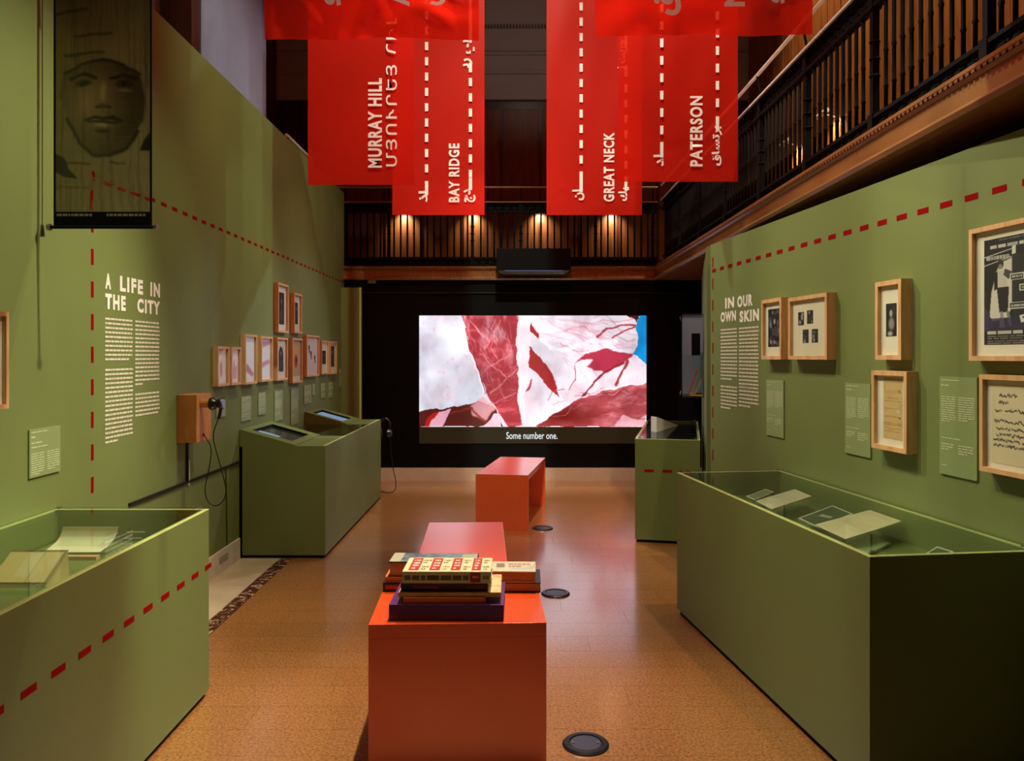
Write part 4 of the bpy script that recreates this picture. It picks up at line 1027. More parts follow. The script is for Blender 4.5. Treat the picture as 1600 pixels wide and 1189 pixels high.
# ================================================================== FRAMED PICTURES
def frame(label, p0, u, n, wd, ht, dep, bar, cv, mat_w, group, png=None, cardm=None):
    """p0 top-left corner of the frame on the wall (world), u right unit vector, n outward normal;
       cv print, mat_w = (left, top, right, bottom) margins of the mat"""
    p0, u, n = V(p0), V(u), V(n); d = V((0, 0, -1))
    t = thing('picture_frame', label, 'picture frame', p0+u*wd/2+d*ht, group)
    for q, a, c_ in ((p0, u*wd, d*bar), (p0+d*(ht-bar), u*wd, d*bar), (p0+d*bar, u*bar, d*(ht-2*bar)), (p0+d*bar+u*(wd-bar), u*bar, d*(ht-2*bar))):
        b = BM(); box(b, q+n*.0005, a, c_, n*dep); obj('frame_bar', b, M['oak'], t)
    b = BM(); box(b, p0+u*bar+d*bar+n*.002, u*(wd-2*bar), d*(ht-2*bar), n*(dep-.018)); mb = obj('mat_board', b, cardm or M['card'], t)
    l, tp, r_, bt = mat_w; iw, ih = wd-2*bar, ht-2*bar; l, r_, tp, bt = l*iw, r_*iw, tp*ih, bt*ih
    print_mesh('print', cv, p0+u*(bar+l)+d*(bar+tp)+n*(dep-.0152), u*(wd-2*bar-l-r_), d*(ht-2*bar-tp-bt), M['print'], mb)
    b = BM(); q = p0+u*bar+d*bar+n*(dep-.009); vs_ = [b.verts.new(x) for x in (q, q+u*(wd-2*bar), q+u*(wd-2*bar)+d*(ht-2*bar), q+d*(ht-2*bar))]; b.faces.new(vs_)
    obj('glass_pane', b, M['glass'], t)
    return t
LU, LN = V((0, 1, 0)), V((1, 0, 0))
def abstract(base, blot, seed, kind=0):
    c = Cv(100, 130, 40, 52, base)
    n = c.noise(40, 40, seed)
    if kind == 0: c.poly([(30, 60), (55, 40), (60, 90), (45, 118), (34, 100)], blot, .8, 3)
    elif kind == 1: c.poly([(20, 118), (30, 60), (60, 30), (55, 70), (88, 60), (80, 122)], blot, .7, 3)
    elif kind == 2: c.poly([(0, 88), (30, 80), (100, 112), (80, 120), (20, 104)], blot, .9, 2); c.put(np.clip((n-.5)*3, 0, 1), (206, 216, 226), .6)
    elif kind == 3: c.poly([(0, 6), (100, 0), (100, 14), (10, 26)], blot, .8, 2); c.poly([(0, 80), (90, 66), (100, 78), (10, 96)], blot, .8, 2)
    return c
def portrait(seed, oval=False):
    c = Cv(100, 150, 36, 54, (226, 214, 196) if oval else (16, 16, 19))
    if oval: c.ell(50, 62, 44, 58, (26, 26, 30), 1, .08); c.rect(10, 70, 90, 146, (24, 24, 28))
    c.ell(52, 44, 14, 18, (150, 142, 132), .9, .4); c.ell(50, 110, 30, 46, (70, 68, 70), .8, .5)
    c.put(np.clip((c.noise(30, 30, seed)-.5)*3, 0, 1), (10, 10, 12), .5); return c
dL = .035; XFt = XL+dL
def leftframe(label, pl, pr, yt, yb_, cv, m_, bar=.016, grp='small oak frames on the left wall'):
    ya, yb2 = -XFt*F/(HX-pl), -XFt*F/(HX-pr)
    zt = EYE-(yt-HY)/F*ya; zb_ = EYE-(yb_-HY)/F*ya
    return frame(label, (XL, ya, zt), LU, LN, yb2-ya, zt-zb_, dL, bar, cv, m_, grp)
leftframe('oak frame nearest the plywood box with a pink leaf shape on white', 340.6, 358.5, 541, 604, abstract((240, 226, 232), (196, 110, 136), 1, 0), (.06, .05, .06, .05))
leftframe('oak frame second from the plywood box with pink strokes on white', 361.8, 377, 542, 602, abstract((242, 226, 230), (206, 120, 140), 2, 1), (.05, .04, .05, .04))
leftframe('taller oak frame with a pale blue sheet and a red stroke low down', 383.4, 402, 522, 601, abstract((228, 226, 234), (176, 70, 100), 3, 2), (.05, .04, .05, .04))
leftframe('taller oak frame with two red strokes on pale blue', 408.6, 426.5, 525, 597, abstract((226, 226, 234), (196, 80, 104), 4, 3), (.05, .04, .05, .04))
leftframe('oak frame with a dark oval portrait under the upper tall frame', 433.7, 450, 527, 595, portrait(5, True), (.2, .16, .2, .16))
c = Cv(100, 150, 44, 66, (206, 176, 130)); c.ell(50, 40, 40, 24, (226, 170, 110), .8); c.ell(48, 85, 24, 32, (190, 30, 24), 1, .3); c.ell(56, 78, 9, 14, (40, 16, 14), 1)
leftframe('oak frame with a red figure on tan paper', 457.4, 473, 528, 599, c, (.06, .04, .06, .12))
c = Cv(100, 130, 50, 66, (232, 216, 214))
for cx, cy in ((26, 40), (44, 62), (78, 78)): c.ell(cx, cy-6, 7, 10, (24, 22, 26), 1, .2); c.ell(cx+2, cy+8, 5, 9, (40, 36, 40), 1, .2)
leftframe('wide oak frame with three small black figures on white', 479.6, 499, 523, 589, c, (.03, .03, .03, .03))
leftframe('narrow oak frame with a dark upright photo, second from the far corner', 503, 514, 532, 585, portrait(6), (.22, .28, .22, .28), .014)
leftframe('narrow oak frame with a dark portrait nearest the far corner', 516.7, 526.5, 533, 585, portrait(7), (.2, .12, .2, .2), .014)
leftframe('upper tall oak frame with a long dark photograph', 435, 451, 441, 519, portrait(8), (.16, .15, .24, .14))
leftframe('upper smaller oak frame with a narrow dark photograph', 460, 472, 457, 520, portrait(9), (.22, .2, .3, .2))
# frame cut by the picture's left edge
ya = 1.86*F/(HX-14); zt = EYE-(488-HY)/F*ya; zb_ = EYE-(638-HY)/F*ya
frame('large oak frame cut off by the left picture edge', (XL, ya-.36, zt), LU, LN, .36, zt-zb_, .04, .016, textpage((226, 218, 200), (150, 140, 120), 14, 8), (.06, .06, .06, .06), 'framed works on the left wall')

# right wall frames
dR = .05
def rightframe(label, pl, pr, yt, yb_, cv, m_, bar, grp='oak frames on the right wall', width=None, dep=dR):
    a = on_right(pl, yt, dep); b_ = on_right(pl, yb_, dep)
    wd = width or (on_right(pr, yt, dep)-a).xy.length
    p0 = V((a.x, a.y, a.z))-RN*dep
    return frame(label, p0, RU, RN, wd, a.z-b_.z, dep, bar, cv, m_, grp)
c = Cv(80, 120, 60, 90, (18, 18, 24)); r_ = random.Random(5)
c.put(np.clip((c.noise(16, 16, 21)-.52)*6, 0, 1), (120, 112, 116), .6)
for cx, cy, rx, ry, cc in ((16, 50, 10, 16, (120, 140, 170)), (42, 40, 10, 12, (190, 176, 170)), (64, 46, 9, 14, (110, 104, 112)), (18, 105, 9, 9, (176, 170, 176)), (30, 12, 8, 8, (150, 140, 130)), (62, 10, 8, 8, (120, 112, 100)), (72, 70, 7, 12, (150, 110, 110)), (46, 68, 12, 10, (90, 60, 60)), (44, 106, 14, 7, (150, 150, 156))):
    c.ell(cx, cy, rx, ry, cc, .85, .5)
rightframe('narrow oak frame with a dark collage beside the title IN OUR OWN SKIN', 1189.5, 1220.5, 469.4, 561.5, c, (.18, .12, .1, .17), .02)
c = Cv(100, 120, 100, 120, (226, 214, 188))
for x0_, y0_, sd in ((16, 24, 1), (43, 22, 2), (30, 64, 3), (57, 64, 4)):
    c.rect(x0_, y0_, x0_+18, y0_+30, (24, 22, 22)); rr = random.Random(sd)
    for k in range(5): c.ell(x0_+rr.uniform(4, 14), y0_+rr.uniform(4, 26), rr.uniform(3, 6), rr.uniform(4, 8), (rr.choice((150, 210, 60)),)*3, .8, .6)
rightframe('wide oak frame with four small black and white photographs', 1231.5, 1292, 466, 561.5, c, (.02, .02, .02, .02), .02)
c = Cv(50, 100, 40, 80, (26, 24, 24)); c.ell(24, 30, 9, 14, (196, 186, 176), .9, .4); c.ell(26, 62, 18, 26, (170, 164, 158), .8, .5); c.ell(20, 92, 16, 10, (210, 204, 196), .8, .5); c.ell(40, 20, 10, 20, (60, 56, 56), .7, .5)
rightframe('oak frame with one small photograph high on the right wall', 1367.3, 1408, 441.5, 562, c, (.25, .26, .24, .27), .02)
c = Cv(60, 130, 50, 100, (210, 176, 116)); c.put(np.clip((c.noise(20, 14, 31)-.5)*3, 0, 1), (186, 146, 88), .7)
for yy in (10, 28, 32, 44, 50, 66, 82, 84, 96, 100, 108, 114): c.line([(3, yy), (30, yy+random.uniform(-1, 1)), (56, yy+random.uniform(-1, 1))], .8, (120, 80, 50), .55)
c.ell(46, 70, 6, 5, (214, 196, 200), .7); c.line([(50, 26), (52, 30)], 1.4, (30, 24, 20)); c.line([(50, 84), (53, 86)], 1.4, (30, 24, 20))
rightframe('oak frame with a long tan document hanging under the small photograph', 1361.5, 1416.5, 578.6, 699, c, (.22, .03, .15, .1), .02)
# poster, cut by the right edge
c = Cv(300, 400, 150, 200, (22, 20, 24))
c.rect(0, 0, 300, 18, (14, 13, 16)); c.words(26, 26, 300, 20, 1, (226, 220, 204), .55, .95, 3, False); c.words(60, 6, 220, 12, 1, (150, 146, 136), .5, .7, 4, False)
c.poly([(0, 66), (112, 48), (112, 76), (0, 98)], (12, 12, 14)); c.line([(0, 66), (112, 48)], 2, (220, 214, 200)); c.line([(0, 98), (112, 76)], 2, (220, 214, 200)); c.words(10, 66, 104, 22, 1, (206, 200, 186), .6, .9, 6, False)
c.poly([(112, 40), (126, 36), (126, 66), (112, 70)], (220, 214, 200)); c.rect(112, 70, 300, 300, (40, 37, 42))
c.poly([(60, 96), (112, 80), (112, 260), (96, 300), (20, 316), (30, 200)], (212, 204, 190), 1, 1)
c.ell(66, 100, 15, 19, (36, 30, 32), 1, .3); c.ell(66, 108, 9, 11, (150, 136, 126), .9)
c.poly([(50, 124), (84, 122), (96, 190), (56, 190)], (198, 190, 178), 1, 1); c.poly([(40, 130), (56, 126), (56, 190), (42, 196)], (20, 18, 22)); c.poly([(84, 118), (112, 132), (100, 160), (78, 140)], (70, 62, 64))
c.poly([(52, 186), (100, 186), (96, 280), (62, 280)], (30, 26, 32)); c.poly([(66, 276), (76, 276), (84, 336), (62, 336)], (150, 142, 140)); c.poly([(90, 276), (100, 276), (112, 330), (100, 336)], (130, 124, 126))
c.rect(0, 300, 300, 346, (54, 46, 84), .75); c.poly([(0, 250), (40, 320), (10, 346), (0, 346)], (60, 44, 76))
for x0_, y0_, wd in ((104, 140, 54), (140, 182, 120), (100, 246, 140), (190, 90, 90)):
    c.rect(x0_, y0_, x0_+wd, y0_+24, (214, 208, 196)); c.rect(x0_+3, y0_+3, x0_+wd-3, y0_+21, (18, 17, 20)); c.words(x0_+8, y0_+8, x0_+wd-8, 12, 1, (214, 208, 196), .7, .9, x0_, False)
c.poly([(140, 296), (200, 282), (206, 312), (146, 322)], (224, 220, 208)); c.words(152, 298, 196, 10, 1, (40, 36, 40), .8, .9, 9, False)
c.words(14, 348, 300, 20, 1, (226, 220, 204), .6, .95, 11, False); c.words(14, 366, 300, 9, 4, (170, 164, 152), .5, .8, 12, False)
c.ell(230, 200, 50, 90, (120, 112, 110), .5, .6)
rightframe('large oak framed black and white poster cut by the right picture edge', 1513.7, 1600, 359.4, 563.5, c, (.1, .07, .06, .09), .017, width=.46, dep=.045)
c = Cv(300, 200, 150, 100, (222, 204, 166)); c.put(np.clip((c.noise(60, 60, 41)-.5)*2, 0, 1), (206, 184, 142), .6)
rr = random.Random(12)
def scribble(x, y, wd, amp):
    pts = [(x, y)]
    while x < wd: x += rr.uniform(2, 4.5); pts.append((x, y+rr.uniform(-amp, amp)))
    for a, b_ in zip(pts, pts[1:]):
        if rr.random() > .14: c.line([a, b_], rr.uniform(1.4, 2.6), (26, 22, 26), 1)
for x, y_, wd, am in ((28, 26, 92, 5), (26, 44, 60, 4), (12, 64, 36, 5), (50, 64, 120, 5), (10, 92, 200, 4), (18, 110, 230, 4), (18, 126, 240, 4), (8, 140, 250, 4), (8, 154, 250, 4.5)): scribble(x, y_, wd, am)
rightframe('oak framed handwritten letter cut by the right picture edge', 1530, 1600, 585, 735, c, (.06, .06, .04, .06), .017, width=.46, dep=.045)

# ================================================================== CAPTION PANELS
def caption(label, p0, u, n, wd, ht, rows, grp):
    p0, u, n = V(p0), V(u), V(n); d = V((0, 0, -1))
    t = thing('caption_panel', label, 'caption panel', p0+u*wd/2+d*ht, grp)
    b = BM(); box(b, p0+n*.0006, u*wd, d*ht, n*.006); pl_o = obj('acrylic_plate', b, M['acryl'], t)
    b = BM(); m_ = wd*.06; q = p0+n*.0072
    for (fx, fy, fw, nrow, pitch) in rows:
        microtext(b, q+u*(wd*fx)+d*(ht*fy), u, d, wd*fw, pitch, nrow, seed=int(fx*100+fy*1000+nrow))
    props(obj('caption_text', b, M['captext'], pl_o), kind='stuff')
    return t
std = [(.05, .03, .9, 1, .008), (.05, .08, .35, 1, .012), (.05, .2, .4, 12, .0085), (.52, .2, .42, 11, .0085), (.05, .62, .9, 1, .008), (.05, .68, .35, 3, .010), (.52, .68, .4, 4, .010), (.05, .9, .3, 1, .008)]
def lcap(label, pl, pr, yt, yb_, rows):
    ya, y2 = -XL*F/(HX-pl), -XL*F/(HX-pr); zt = EYE-(yt-HY)/F*ya; z2 = EYE-(yb_-HY)/F*ya
    caption(label, (XL, ya, zt), LU, LN, y2-ya, zt-z2, rows, 'green caption panels on the left wall')
lcap('green caption panel below the frame at the left picture edge', 43.5, 92, 672, 748, [(.05, .05, .9, 1, .010), (.05, .14, .2, 1, .016), (.05, .27, .6, 1, .012), (.05, .36, .9, 1, .012), (.05, .5, .42, 10, .009), (.55, .5, .42, 9, .009)])
small = lambda ht: [(.08, .06, .7, 2, .014), (.08, .3, .8, max(2, int(ht*.35/.012)), .012), (.08, .72, .6, 2, .012)]
for pl_, pr_, yt, yb_, lb in ((337, 351, 626, 653, 'tiny caption panel right beside the plywood box'), (375.6, 391, 620, 659, 'caption panel under the taller pale blue picture'), (402.4, 414, 614, 649, 'caption panel under the picture with two red strokes'),
        (428, 440.5, 611, 659, 'caption panel under the oval portrait'), (453.5, 465.5, 607, 665, 'tallest caption panel under the red figure picture'), (474, 486, 602, 632, 'caption panel under the three black figures'),
        (487, 491.5, 600, 618, 'very small caption panel right of the three figures caption'), (500, 507, 599, 623, 'caption panel under the narrow dark photo'), (512.6, 519.5, 597, 622, 'caption panel under the portrait nearest the far corner'), (530, 535, 577, 605, 'small caption panel at the far corner of the left wall')):
    lcap(lb, pl_, pr_, yt, yb_, small((yb_-yt)*.005))
def rcap(label, pl, pr, yt, yb_, rows):
    a, b_ = on_right(pl, yt), on_right(pl, yb_)
    caption(label, a, RU, RN, (on_right(pr, yt)-a).xy.length, a.z-b_.z, rows, 'green caption panels on the right wall')
rcap('green caption panel below the dark collage frame', 1199, 1226, 593, 679, std)
rcap('green caption panel left of the long tan document', 1322.5, 1362, 598, 707, std)
rcap('green caption panel left of the handwritten letter', 1470.5, 1529, 588, 739, std)

# ================================================================== WALL TITLES AND TEXTS
yl = -XL*F
t = thing('wall_text', 'white wall text titled A LIFE IN THE CITY', 'wall text', (XL, 4.0, 1.0))
y0_, y1_ = yl/(HX-164), yl/(HX-249.5)
xt = XL+.0015
def ltitle(body, ya, yb_, z0, z1, **k): lettering('title', body, (xt, ya, z0), (0, yb_-ya, 0), (0, 0, z1-z0), M['white'], t, **k)
zz = lambda px, py: EYE-(py-HY)/F*(yl/(HX-px))
for body, pa, pb in (('A', 164, 173), ('LIFE', 187, 223), ('IN', 234.5, 249.5)): ltitle(body, yl/(HX-pa), yl/(HX-pb), zz(164, 451), zz(164, 426), bold=.05, spacing=1.25 if len(body) > 1 else 1)
for body, pa, pb in (('THE', 164, 196), ('CITY', 214, 249.5)): ltitle(body, yl/(HX-pa), yl/(HX-pb), zz(164, 482.5), zz(164, 458), bold=.05, spacing=1.25)
D_ = V((0, 0, -1)); ptc = .0212
b = BM(); ca, cb = yl/(HX-164), yl/(HX-207.5)
microtext(b, (xt, ca, zz(164, 496)), LU, D_, cb-ca, ptc, 10, 1, .85, .45); microtext(b, (xt, ca, zz(164, 576.5)), LU, D_, cb-ca, ptc, 17, 2, .45, .45); props(obj('text_column', b, M['offwhite'], t), kind='stuff')
b = BM(); ca, cb = yl/(HX-211), yl/(HX-249)
microtext(b, (xt, ca, zz(211, 500.5)), LU, D_, cb-ca, ptc, 16, 3, .3, .45); microtext(b, (xt, ca, zz(211, 615)), LU, D_, cb-ca, ptc, 6, 4, .95, .45); props(obj('text_column', b, M['offwhite'], t), kind='stuff')
t = thing('wall_text', 'white wall text titled IN OUR OWN SKIN', 'wall text', right_at(.4, .9))
def rtitle(body, pl, pr, yt, yb_, **k):
    a, b_, c_ = on_right(pl, yb_, .0015), on_right(pr, yb_, .0015), on_right(pl, yt, .0015)
    lettering('title', body, a, RU*(b_-a).xy.length, (0, 0, c_.z-a.z), M['white'], t, **k)
for body, pl_, pr_, yt, yb_ in (('IN', 1133, 1147, 466, 482.5), ('OUR', 1152, 1176, 463, 481), ('OWN', 1126, 1150, 488, 504), ('SKIN', 1155.5, 1186, 486, 504)):
    rtitle(body, pl_, pr_, yt, yb_, bold=.05, spacing=1.2)
for pa, pb, y1_, n1, y2_, n2, sd in ((1126, 1152, 514.5, 15, 602, 7, 1), (1154.5, 1185.5, 512, 17, 603, 6, 5)):
    b = BM(); a = on_right(pa, y1_, .0015); wd = (on_right(pb, y1_, .0015)-a).xy.length
    microtext(b, a, RU, D_, wd, .0232, n1, sd, .7, .48); microtext(b, on_right(pa, y2_, .0015), RU, D_, wd, .0232, n2, sd+1, .6, .48)
    props(obj('text_column', b, M['offwhite'], t), kind='stuff')

# ================================================================== FACE SCROLL ON THE LEFT
def paint_face():
    # units: zoomed photo pixels, x 258..695, y 0..985 ; extended upwards
    c = Cv(437, 1285, 150, 440, (132, 130, 82))
    X0, Y0_ = c.X.copy(), c.Y.copy()
    c.X = X0+(c.noise(80, 80, 61)-.5)*26; c.Y = Y0_+(c.noise(80, 80, 62)-.5)*26
    g = lambda pts: [(x-258, y+300) for x, y in pts]
    n = c.noise(60, 60, 5); weave = c.noise(9, 300, 6); weave2 = c.noise(300, 9, 7)
    c.put(np.clip((n-.45)*2, 0, 1), (110, 110, 70), .5)
    c.put(np.clip(1-c.Y/500, 0, 1), (50, 50, 28), .8)
    for pts in ([(265, 40), (320, 15), (400, 0)], [(350, 140), (420, 125), (510, 120)], [(300, 230), (480, 210)]): c.line(g(pts), 9, (48, 46, 26), .7)
    face = g([(300, 330), (335, 292), (440, 256), (500, 258), (560, 272), (640, 325), (664, 430), (656, 540), (610, 640), (540, 705), (480, 720), (420, 700), (370, 650), (310, 540), (283, 420)])
    c.poly(face, (74, 68, 42), 1, 2); fm = c.pmask(face)
    c.put(fm*np.clip(1-np.hypot((c.X-150)/190, (c.Y-760)/260), 0, 1), (176, 166, 108), .85)
    c.put(fm*np.clip((c.X-270)/170, 0, 1), (26, 24, 13), .5)
    c.line(g([(300, 318), (380, 268), (470, 252), (560, 268), (640, 320)]), 9, (20, 18, 10), .8)
    for cx, cy in ((392, 368), (572, 364)):
        c.ell(cx-258, cy+300, 46, 22, (26, 22, 12), .9, .6); c.ell(cx-258, cy+304, 16, 9, (10, 9, 6), 1, .4); c.ell(cx-275, cy+302, 7, 5, (110, 104, 70), .7)
        c.line(g([(cx-60, cy-26), (cx, cy-44), (cx+55, cy-26)]), 10, (16, 14, 8), .9)
        c.ell(cx-258, cy+332, 40, 9, (140, 132, 84), .6)
    c.ell(482-258, 410+300, 18, 80, (190, 180, 120), .7, .8); c.ell(482-258, 478+300, 40, 17, (60, 54, 30), .8, .6)
    for x in (455, 512): c.ell(x-258, 484+300, 10, 6, (14, 12, 8), .9)
    c.line(g([(400, 548), (440, 532), (480, 540), (520, 532), (560, 552)]), 9, (18, 15, 8), .9); c.ell(480-258, 564+300, 48, 11, (184, 172, 116), .8, .5); c.line(g([(415, 555), (480, 552), (545, 556)]), 4, (12, 10, 6))
    c.ell(480-258, 592+300, 40, 9, (24, 21, 12), .7); c.ell(480-258, 640+300, 44, 28, (84, 78, 46), .5, .8)
    c.line(g([(310, 540), (370, 650), (440, 708), (500, 718), (580, 680), (640, 590)]), 9, (14, 13, 8), .8)
    c.poly(g([(258, 712), (295, 725), (325, 780), (368, 825), (300, 815), (258, 790)]), (12, 11, 8)); c.poly(g([(640, 690), (660, 640), (695, 598), (695, 692)]), (10, 9, 7))
    c.line(g([(300, 745), (420, 748)]), 4, (30, 28, 16), .8); c.line(g([(505, 750), (575, 748)]), 4, (30, 28, 16), .8); c.line(g([(270, 868), (420, 868)]), 3, (44, 42, 24), .6)
    for _ in range(5):
        p_a = np.pad(c.a, ((1, 1), (1, 1), (0, 0)), mode='edge'); c.a = (p_a[:-2, 1:-1]+p_a[2:, 1:-1]+p_a[1:-1, :-2]+p_a[1:-1, 2:]+2*c.a)/6
    c.a *= .92
    c.put(np.clip((weave-.5)*2.5, 0, 1), (30, 30, 16), .35); c.put(np.clip((weave2-.5)*2.5, 0, 1), (110, 108, 66), .22)
    for x, y in ((430, 815), (427, 905), (427, 950), (500, 845), (565, 875), (625, 902), (684, 925)):
        if x < 435: c.line(g([(x, y-22), (x, y+22)]), 9, (150, 6, 10))
        else: c.line(g([(x-14, y-5), (x+14, y+7)]), 9, (150, 6, 10))
    return c
yF = 3.2
xa, xb = bx_of(85.5, yF), bx_of(236, yF); zt_, zm_, zb2 = 3.05, zb(331, yF), zb(356, yF)
t = thing('face_scroll', 'sheer dark hanging scroll printed with a large face by the left wall', 'scroll', ((xa+xb)/2, yF, zb2))
M['sheer'] = cloth('sheer_print', None, .5, .06)
print_mesh('printed_cloth', paint_face(), (xa, yF, zt_), (xb-xa, 0, 0), (0, 0, zm_-zt_), M['sheer'], t)
for x in (xa, xb):
    b = BM(); bx(b, x-.004, x+.004, yF-.001, yF+.001, zb2, zt_); obj('side_border', b, M['shadowgap'], t)
b = BM(); bx(b, xa, xb, yF-.002, yF+.002, zb2, zm_); obj('bottom_border', b, M['shadowgap'], t)
b = BM(); rr = random.Random(2); x = xa+.01
while x < xb-.02:
    wd = rr.uniform(.006, .02)
    if not (.40 < (x-xa)/(xb-xa) < .5): bx(b, x, x+wd, yF-.0032, yF-.0026, zm_-.018, zm_-.008)
    x += wd+.004
props(obj('border_text', b, mat('faint_text', (150, 148, 110), .8), t), kind='stuff')
b = BM(); cyl(b, (xa-.02, yF, zb2+.003), (xb+.022, yF, zb2+.003), .007, n=8); obj('bottom_rod', b, M['iron'], t)
for x in (xa-.022, xb+.02):
    b = BM(); cyl(b, (x-.006, yF, zb2+.003), (x+.006, yF, zb2+.003), .014, n=10); obj('rod_end', b, M['steel'], t)
b = BM(); cyl(b, (xa-.02, yF, zt_), (xb+.02, yF, zt_), .009, n=8); obj('top_rod', b, M['iron'], t)
for x in (xa+.02, xb-.02):
    b = BM(); cyl(b, (x, yF, zt_), (x, yF, 6.8), .0025, n=5); obj('hanging_wire', b, M['iron'], t)
t = thing('pull_cord', 'pale cord and clip hanging beside the face scroll', 'cord', (xa-.03, yF, zb2-.05))
b = BM(); cyl(b, (xa-.052, yF+.004, zb2-.03), (xa-.052, yF+.004, zt_+.5), .0022, n=6); obj('cord', b, mat('cord_green', (150, 146, 96), .7), t)
b = BM(); cyl(b, (xa-.052, yF+.004, zb2-.035), (xa-.052, yF+.004, zb2+.012), .010, .006, 8); obj('clip', b, M['steel'], t)

# ================================================================== PLYWOOD LISTENING BOX AND CABLES
yb0, yb1, xb1, zb0, zb1 = 4.53, 4.755, -1.787, .917, 1.189
t = thing('listening_box', 'plywood wall box holding a black handset on the left wall', 'box', (-1.84, 4.64, zb0))
b = BM(); bx(b, XL+.001, xb1, yb0, yb1, zb0, zb1); bod = obj('body', b, M['plywood'], t, bevel=.002)
b = BM(); cyl(b, (xb1+.0005, 4.60, 1.135), (xb1+.05, 4.60, 1.135), .024, n=14); obj('peg', b, M['plywood'], t)
b = BM(); cyl(b, (xb1+.0003, 4.63, .955), (xb1+.004, 4.63, .955), .008, n=10); obj('cable_socket', b, M['blackgloss'], t)
t = thing('handset', 'black listening handset hooked on the plywood box', 'handset', (-1.72, 4.6, 1.06))
b = BM(); lathe(b, (0, 0, 0), [(.034, 0), (.036, .006), (.036, .022), (.026, .032), (.022, .045), (.030, .055), (.033, .072)], 18)
bmesh.ops.rotate(b, verts=b.verts, cent=(0, 0, 0), matrix=Matrix.Rotation(math.radians(90), 3, 'Y')); bmesh.ops.translate(b, verts=b.verts, vec=(xb1+.051, 4.60, 1.135)); obj('earpiece', b, M['blackgloss'], t, smooth=True)
b = BM(); cyl(b, (xb1+.1235, 4.60, 1.135), (xb1+.130, 4.60, 1.135), .027, .024, 16); obj('ear_pad', b, mat('bluish_pad', (120, 130, 190), .35), t)
b = BM(); tube(b, [(xb1+.112, 4.60, 1.11), (xb1+.108, 4.60, 1.08), (xb1+.10, 4.60, 1.05)], .010, 8); obj('handle', b, M['blackgloss'], t, smooth=True)
t = thing('handset_cable', 'looping black cable between handset and plywood box', 'cable', (-1.74, 4.66, .7))
def cp(px, py, y_=4.62): return W(px, py, y_)
b = BM(); tube(b, [(xb1+.10, 4.60, 1.05), cp(331, 680), cp(340, 712), cp(349, 745), cp(354, 765), cp(350, 783), cp(338, 792), cp(324, 785), cp(319.5, 765), cp(324, 745), cp(330, 715), cp(330, 697), cp(324, 688), (xb1+.004, 4.63, .955)], .0032, 6); obj('cord', b, M['cable'], t, smooth=True)
t = thing('wall_cable', 'black cable fixed level along the lower left wall behind the case', 'cable', (XL, 4.75, .67))
b = BM(); bx(b, XL+.0005, XL+.012, 3.96, 5.565, .666, .680); obj('level_run', b, M['cable'], t)
b = BM(); bx(b, XL+.0005, XL+.012, 4.66, 4.675, .681, .916); obj('drop', b, M['cable'], t)
b = BM(); bx(b, XL+.0005, XL+.012, 4.676, 4.69, .65, .80); obj('cover_strip', b, M['edge'], t)
t = thing('thin_wall_cable', 'thin dark cable dropping to the floor beside the console', 'cable', (XL, 5.4, .0))
b = BM(); tube(b, [(XL+.005, 5.30, .66), (XL+.006, 5.31, .4), (XL+.006, 5.32, .15)], .003, 6, 2); obj('cord', b, M['cable'], t)

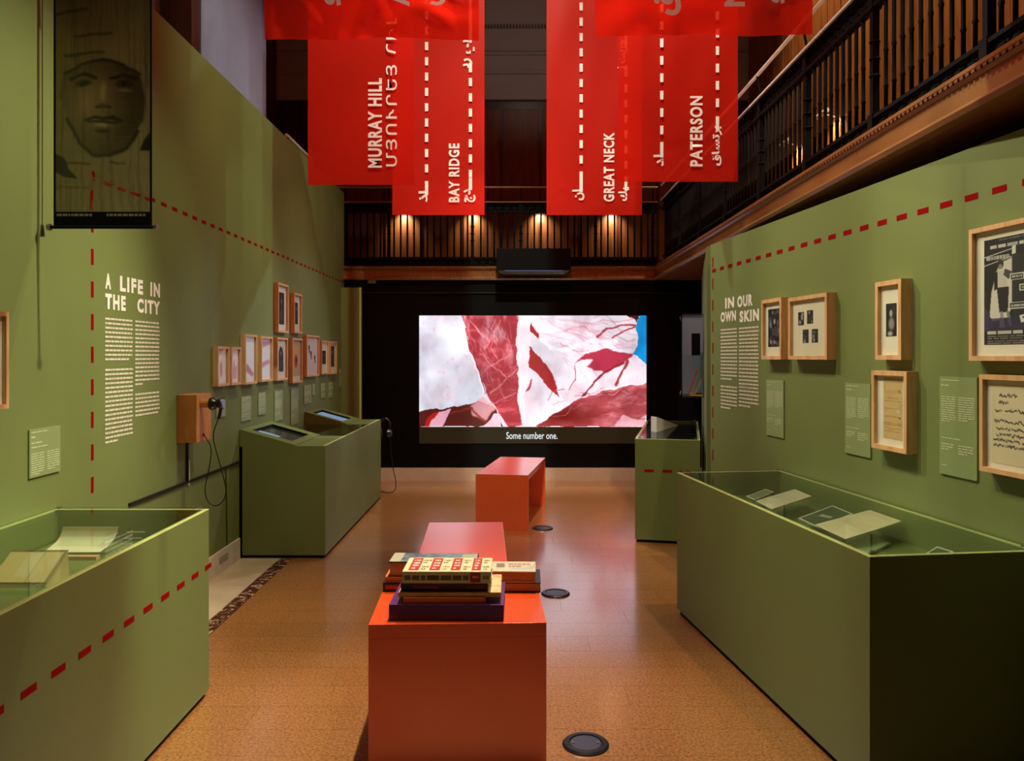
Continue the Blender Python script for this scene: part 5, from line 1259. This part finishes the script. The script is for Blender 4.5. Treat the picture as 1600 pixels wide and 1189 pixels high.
# ================================================================== ACRYLIC WALL CASE BEYOND THE RIGHT WALL
wc0 = S0+SU*1.05; WL, WD_, wz0, wz1 = .42, .19, 1.06, 1.76
t = thing('wall_case', 'clear acrylic wall case with open books beyond the right wall end', 'display case', wc0+SN*WD_/2+SU*WL/2+ZU*wz0)
def wbox(nm, s0, s1, d0, d1, z0, z1, mm, parent=None): 
    b = BM(); box(b, wc0+SU*s0+SN*d0+ZU*z0, SU*(s1-s0), SN*(d1-d0), ZU*(z1-z0)); return obj(nm, b, mm, parent or t)
wbox('bottom_plate', 0, WL, .001, WD_, wz0, wz0+.012, M['stand']); wbox('top_plate', 0, WL, .001, WD_, wz1-.012, wz1, M['stand'])
wbox('front_pane', 0, WL, WD_-.008, WD_, wz0+.0125, wz1-.0125, M['stand']); wbox('side_pane', 0, .008, .001, WD_-.0085, wz0+.0125, wz1-.0125, M['stand']); wbox('side_pane', WL-.008, WL, .001, WD_-.0085, wz0+.0125, wz1-.0125, M['stand'])
wbox('end_board', WL-.014, WL-.009, .002, WD_-.01, wz0+.013, wz1-.013, mat('grey_board', (150, 158, 184), .6))
for s_ in (.02, WL-.02):
    for z_ in (wz0+.03, wz1-.03):
        b = BM(); cyl(b, wc0+SU*s_+SN*WD_+ZU*z_, wc0+SU*s_+SN*(WD_+.008)+ZU*z_, .009, n=10); obj('corner_bolt', b, M['steel'], t)
wbox('shelf', .01, WL-.01, .007, WD_-.02, 1.405, 1.413, M['stand'])
def wthing(nm, label, cat, parts):
    tt = thing(nm, label, cat, wc0+SU*.2+SN*.08+ZU*parts[0][5])
    for n_, *q in parts: wbox(n_, *q, parent=tt)
wthing('dark_book', 'dark upright book on the shelf of the acrylic wall case', 'book', [('cover', .05, .30, .03, .10, 1.4135, 1.60, M['black']), ('page_block', .055, .295, .034, .096, 1.60, 1.603, pg)])
red_c = mat('red_white_cover', (190, 84, 72), .5, .4, .3, 30)
tt = thing('leaning_book', 'red and white book leaning in the lower acrylic wall case', 'book', wc0+SU*.14+SN*.08+ZU*1.08)
b = BM(); q = wc0+SU*.06+SN*.115+ZU*1.0965; box(b, q, SN*.014, SU*.18, ZU*.20-SN*.07); obj('cover', b, red_c, tt)
tt = thing('yellow_stand', 'yellow folded stand at the bottom of the acrylic wall case', 'stand', wc0+SU*.2+SN*.07+ZU*1.073)
b = BM(); q = wc0+SU*.05+SN*.012+ZU*1.0725; box(b, q, SN*.10, SU*.3, ZU*.012); obj('foot', b, mat('yellow_card', (226, 178, 40), .6), tt)
b = BM(); q = wc0+SU*.05+SN*.07+ZU*1.085; box(b, q, SN*.006, SU*.3, ZU*.12-SN*.055); obj('leaf', b, bpy.data.materials['yellow_card'], tt)
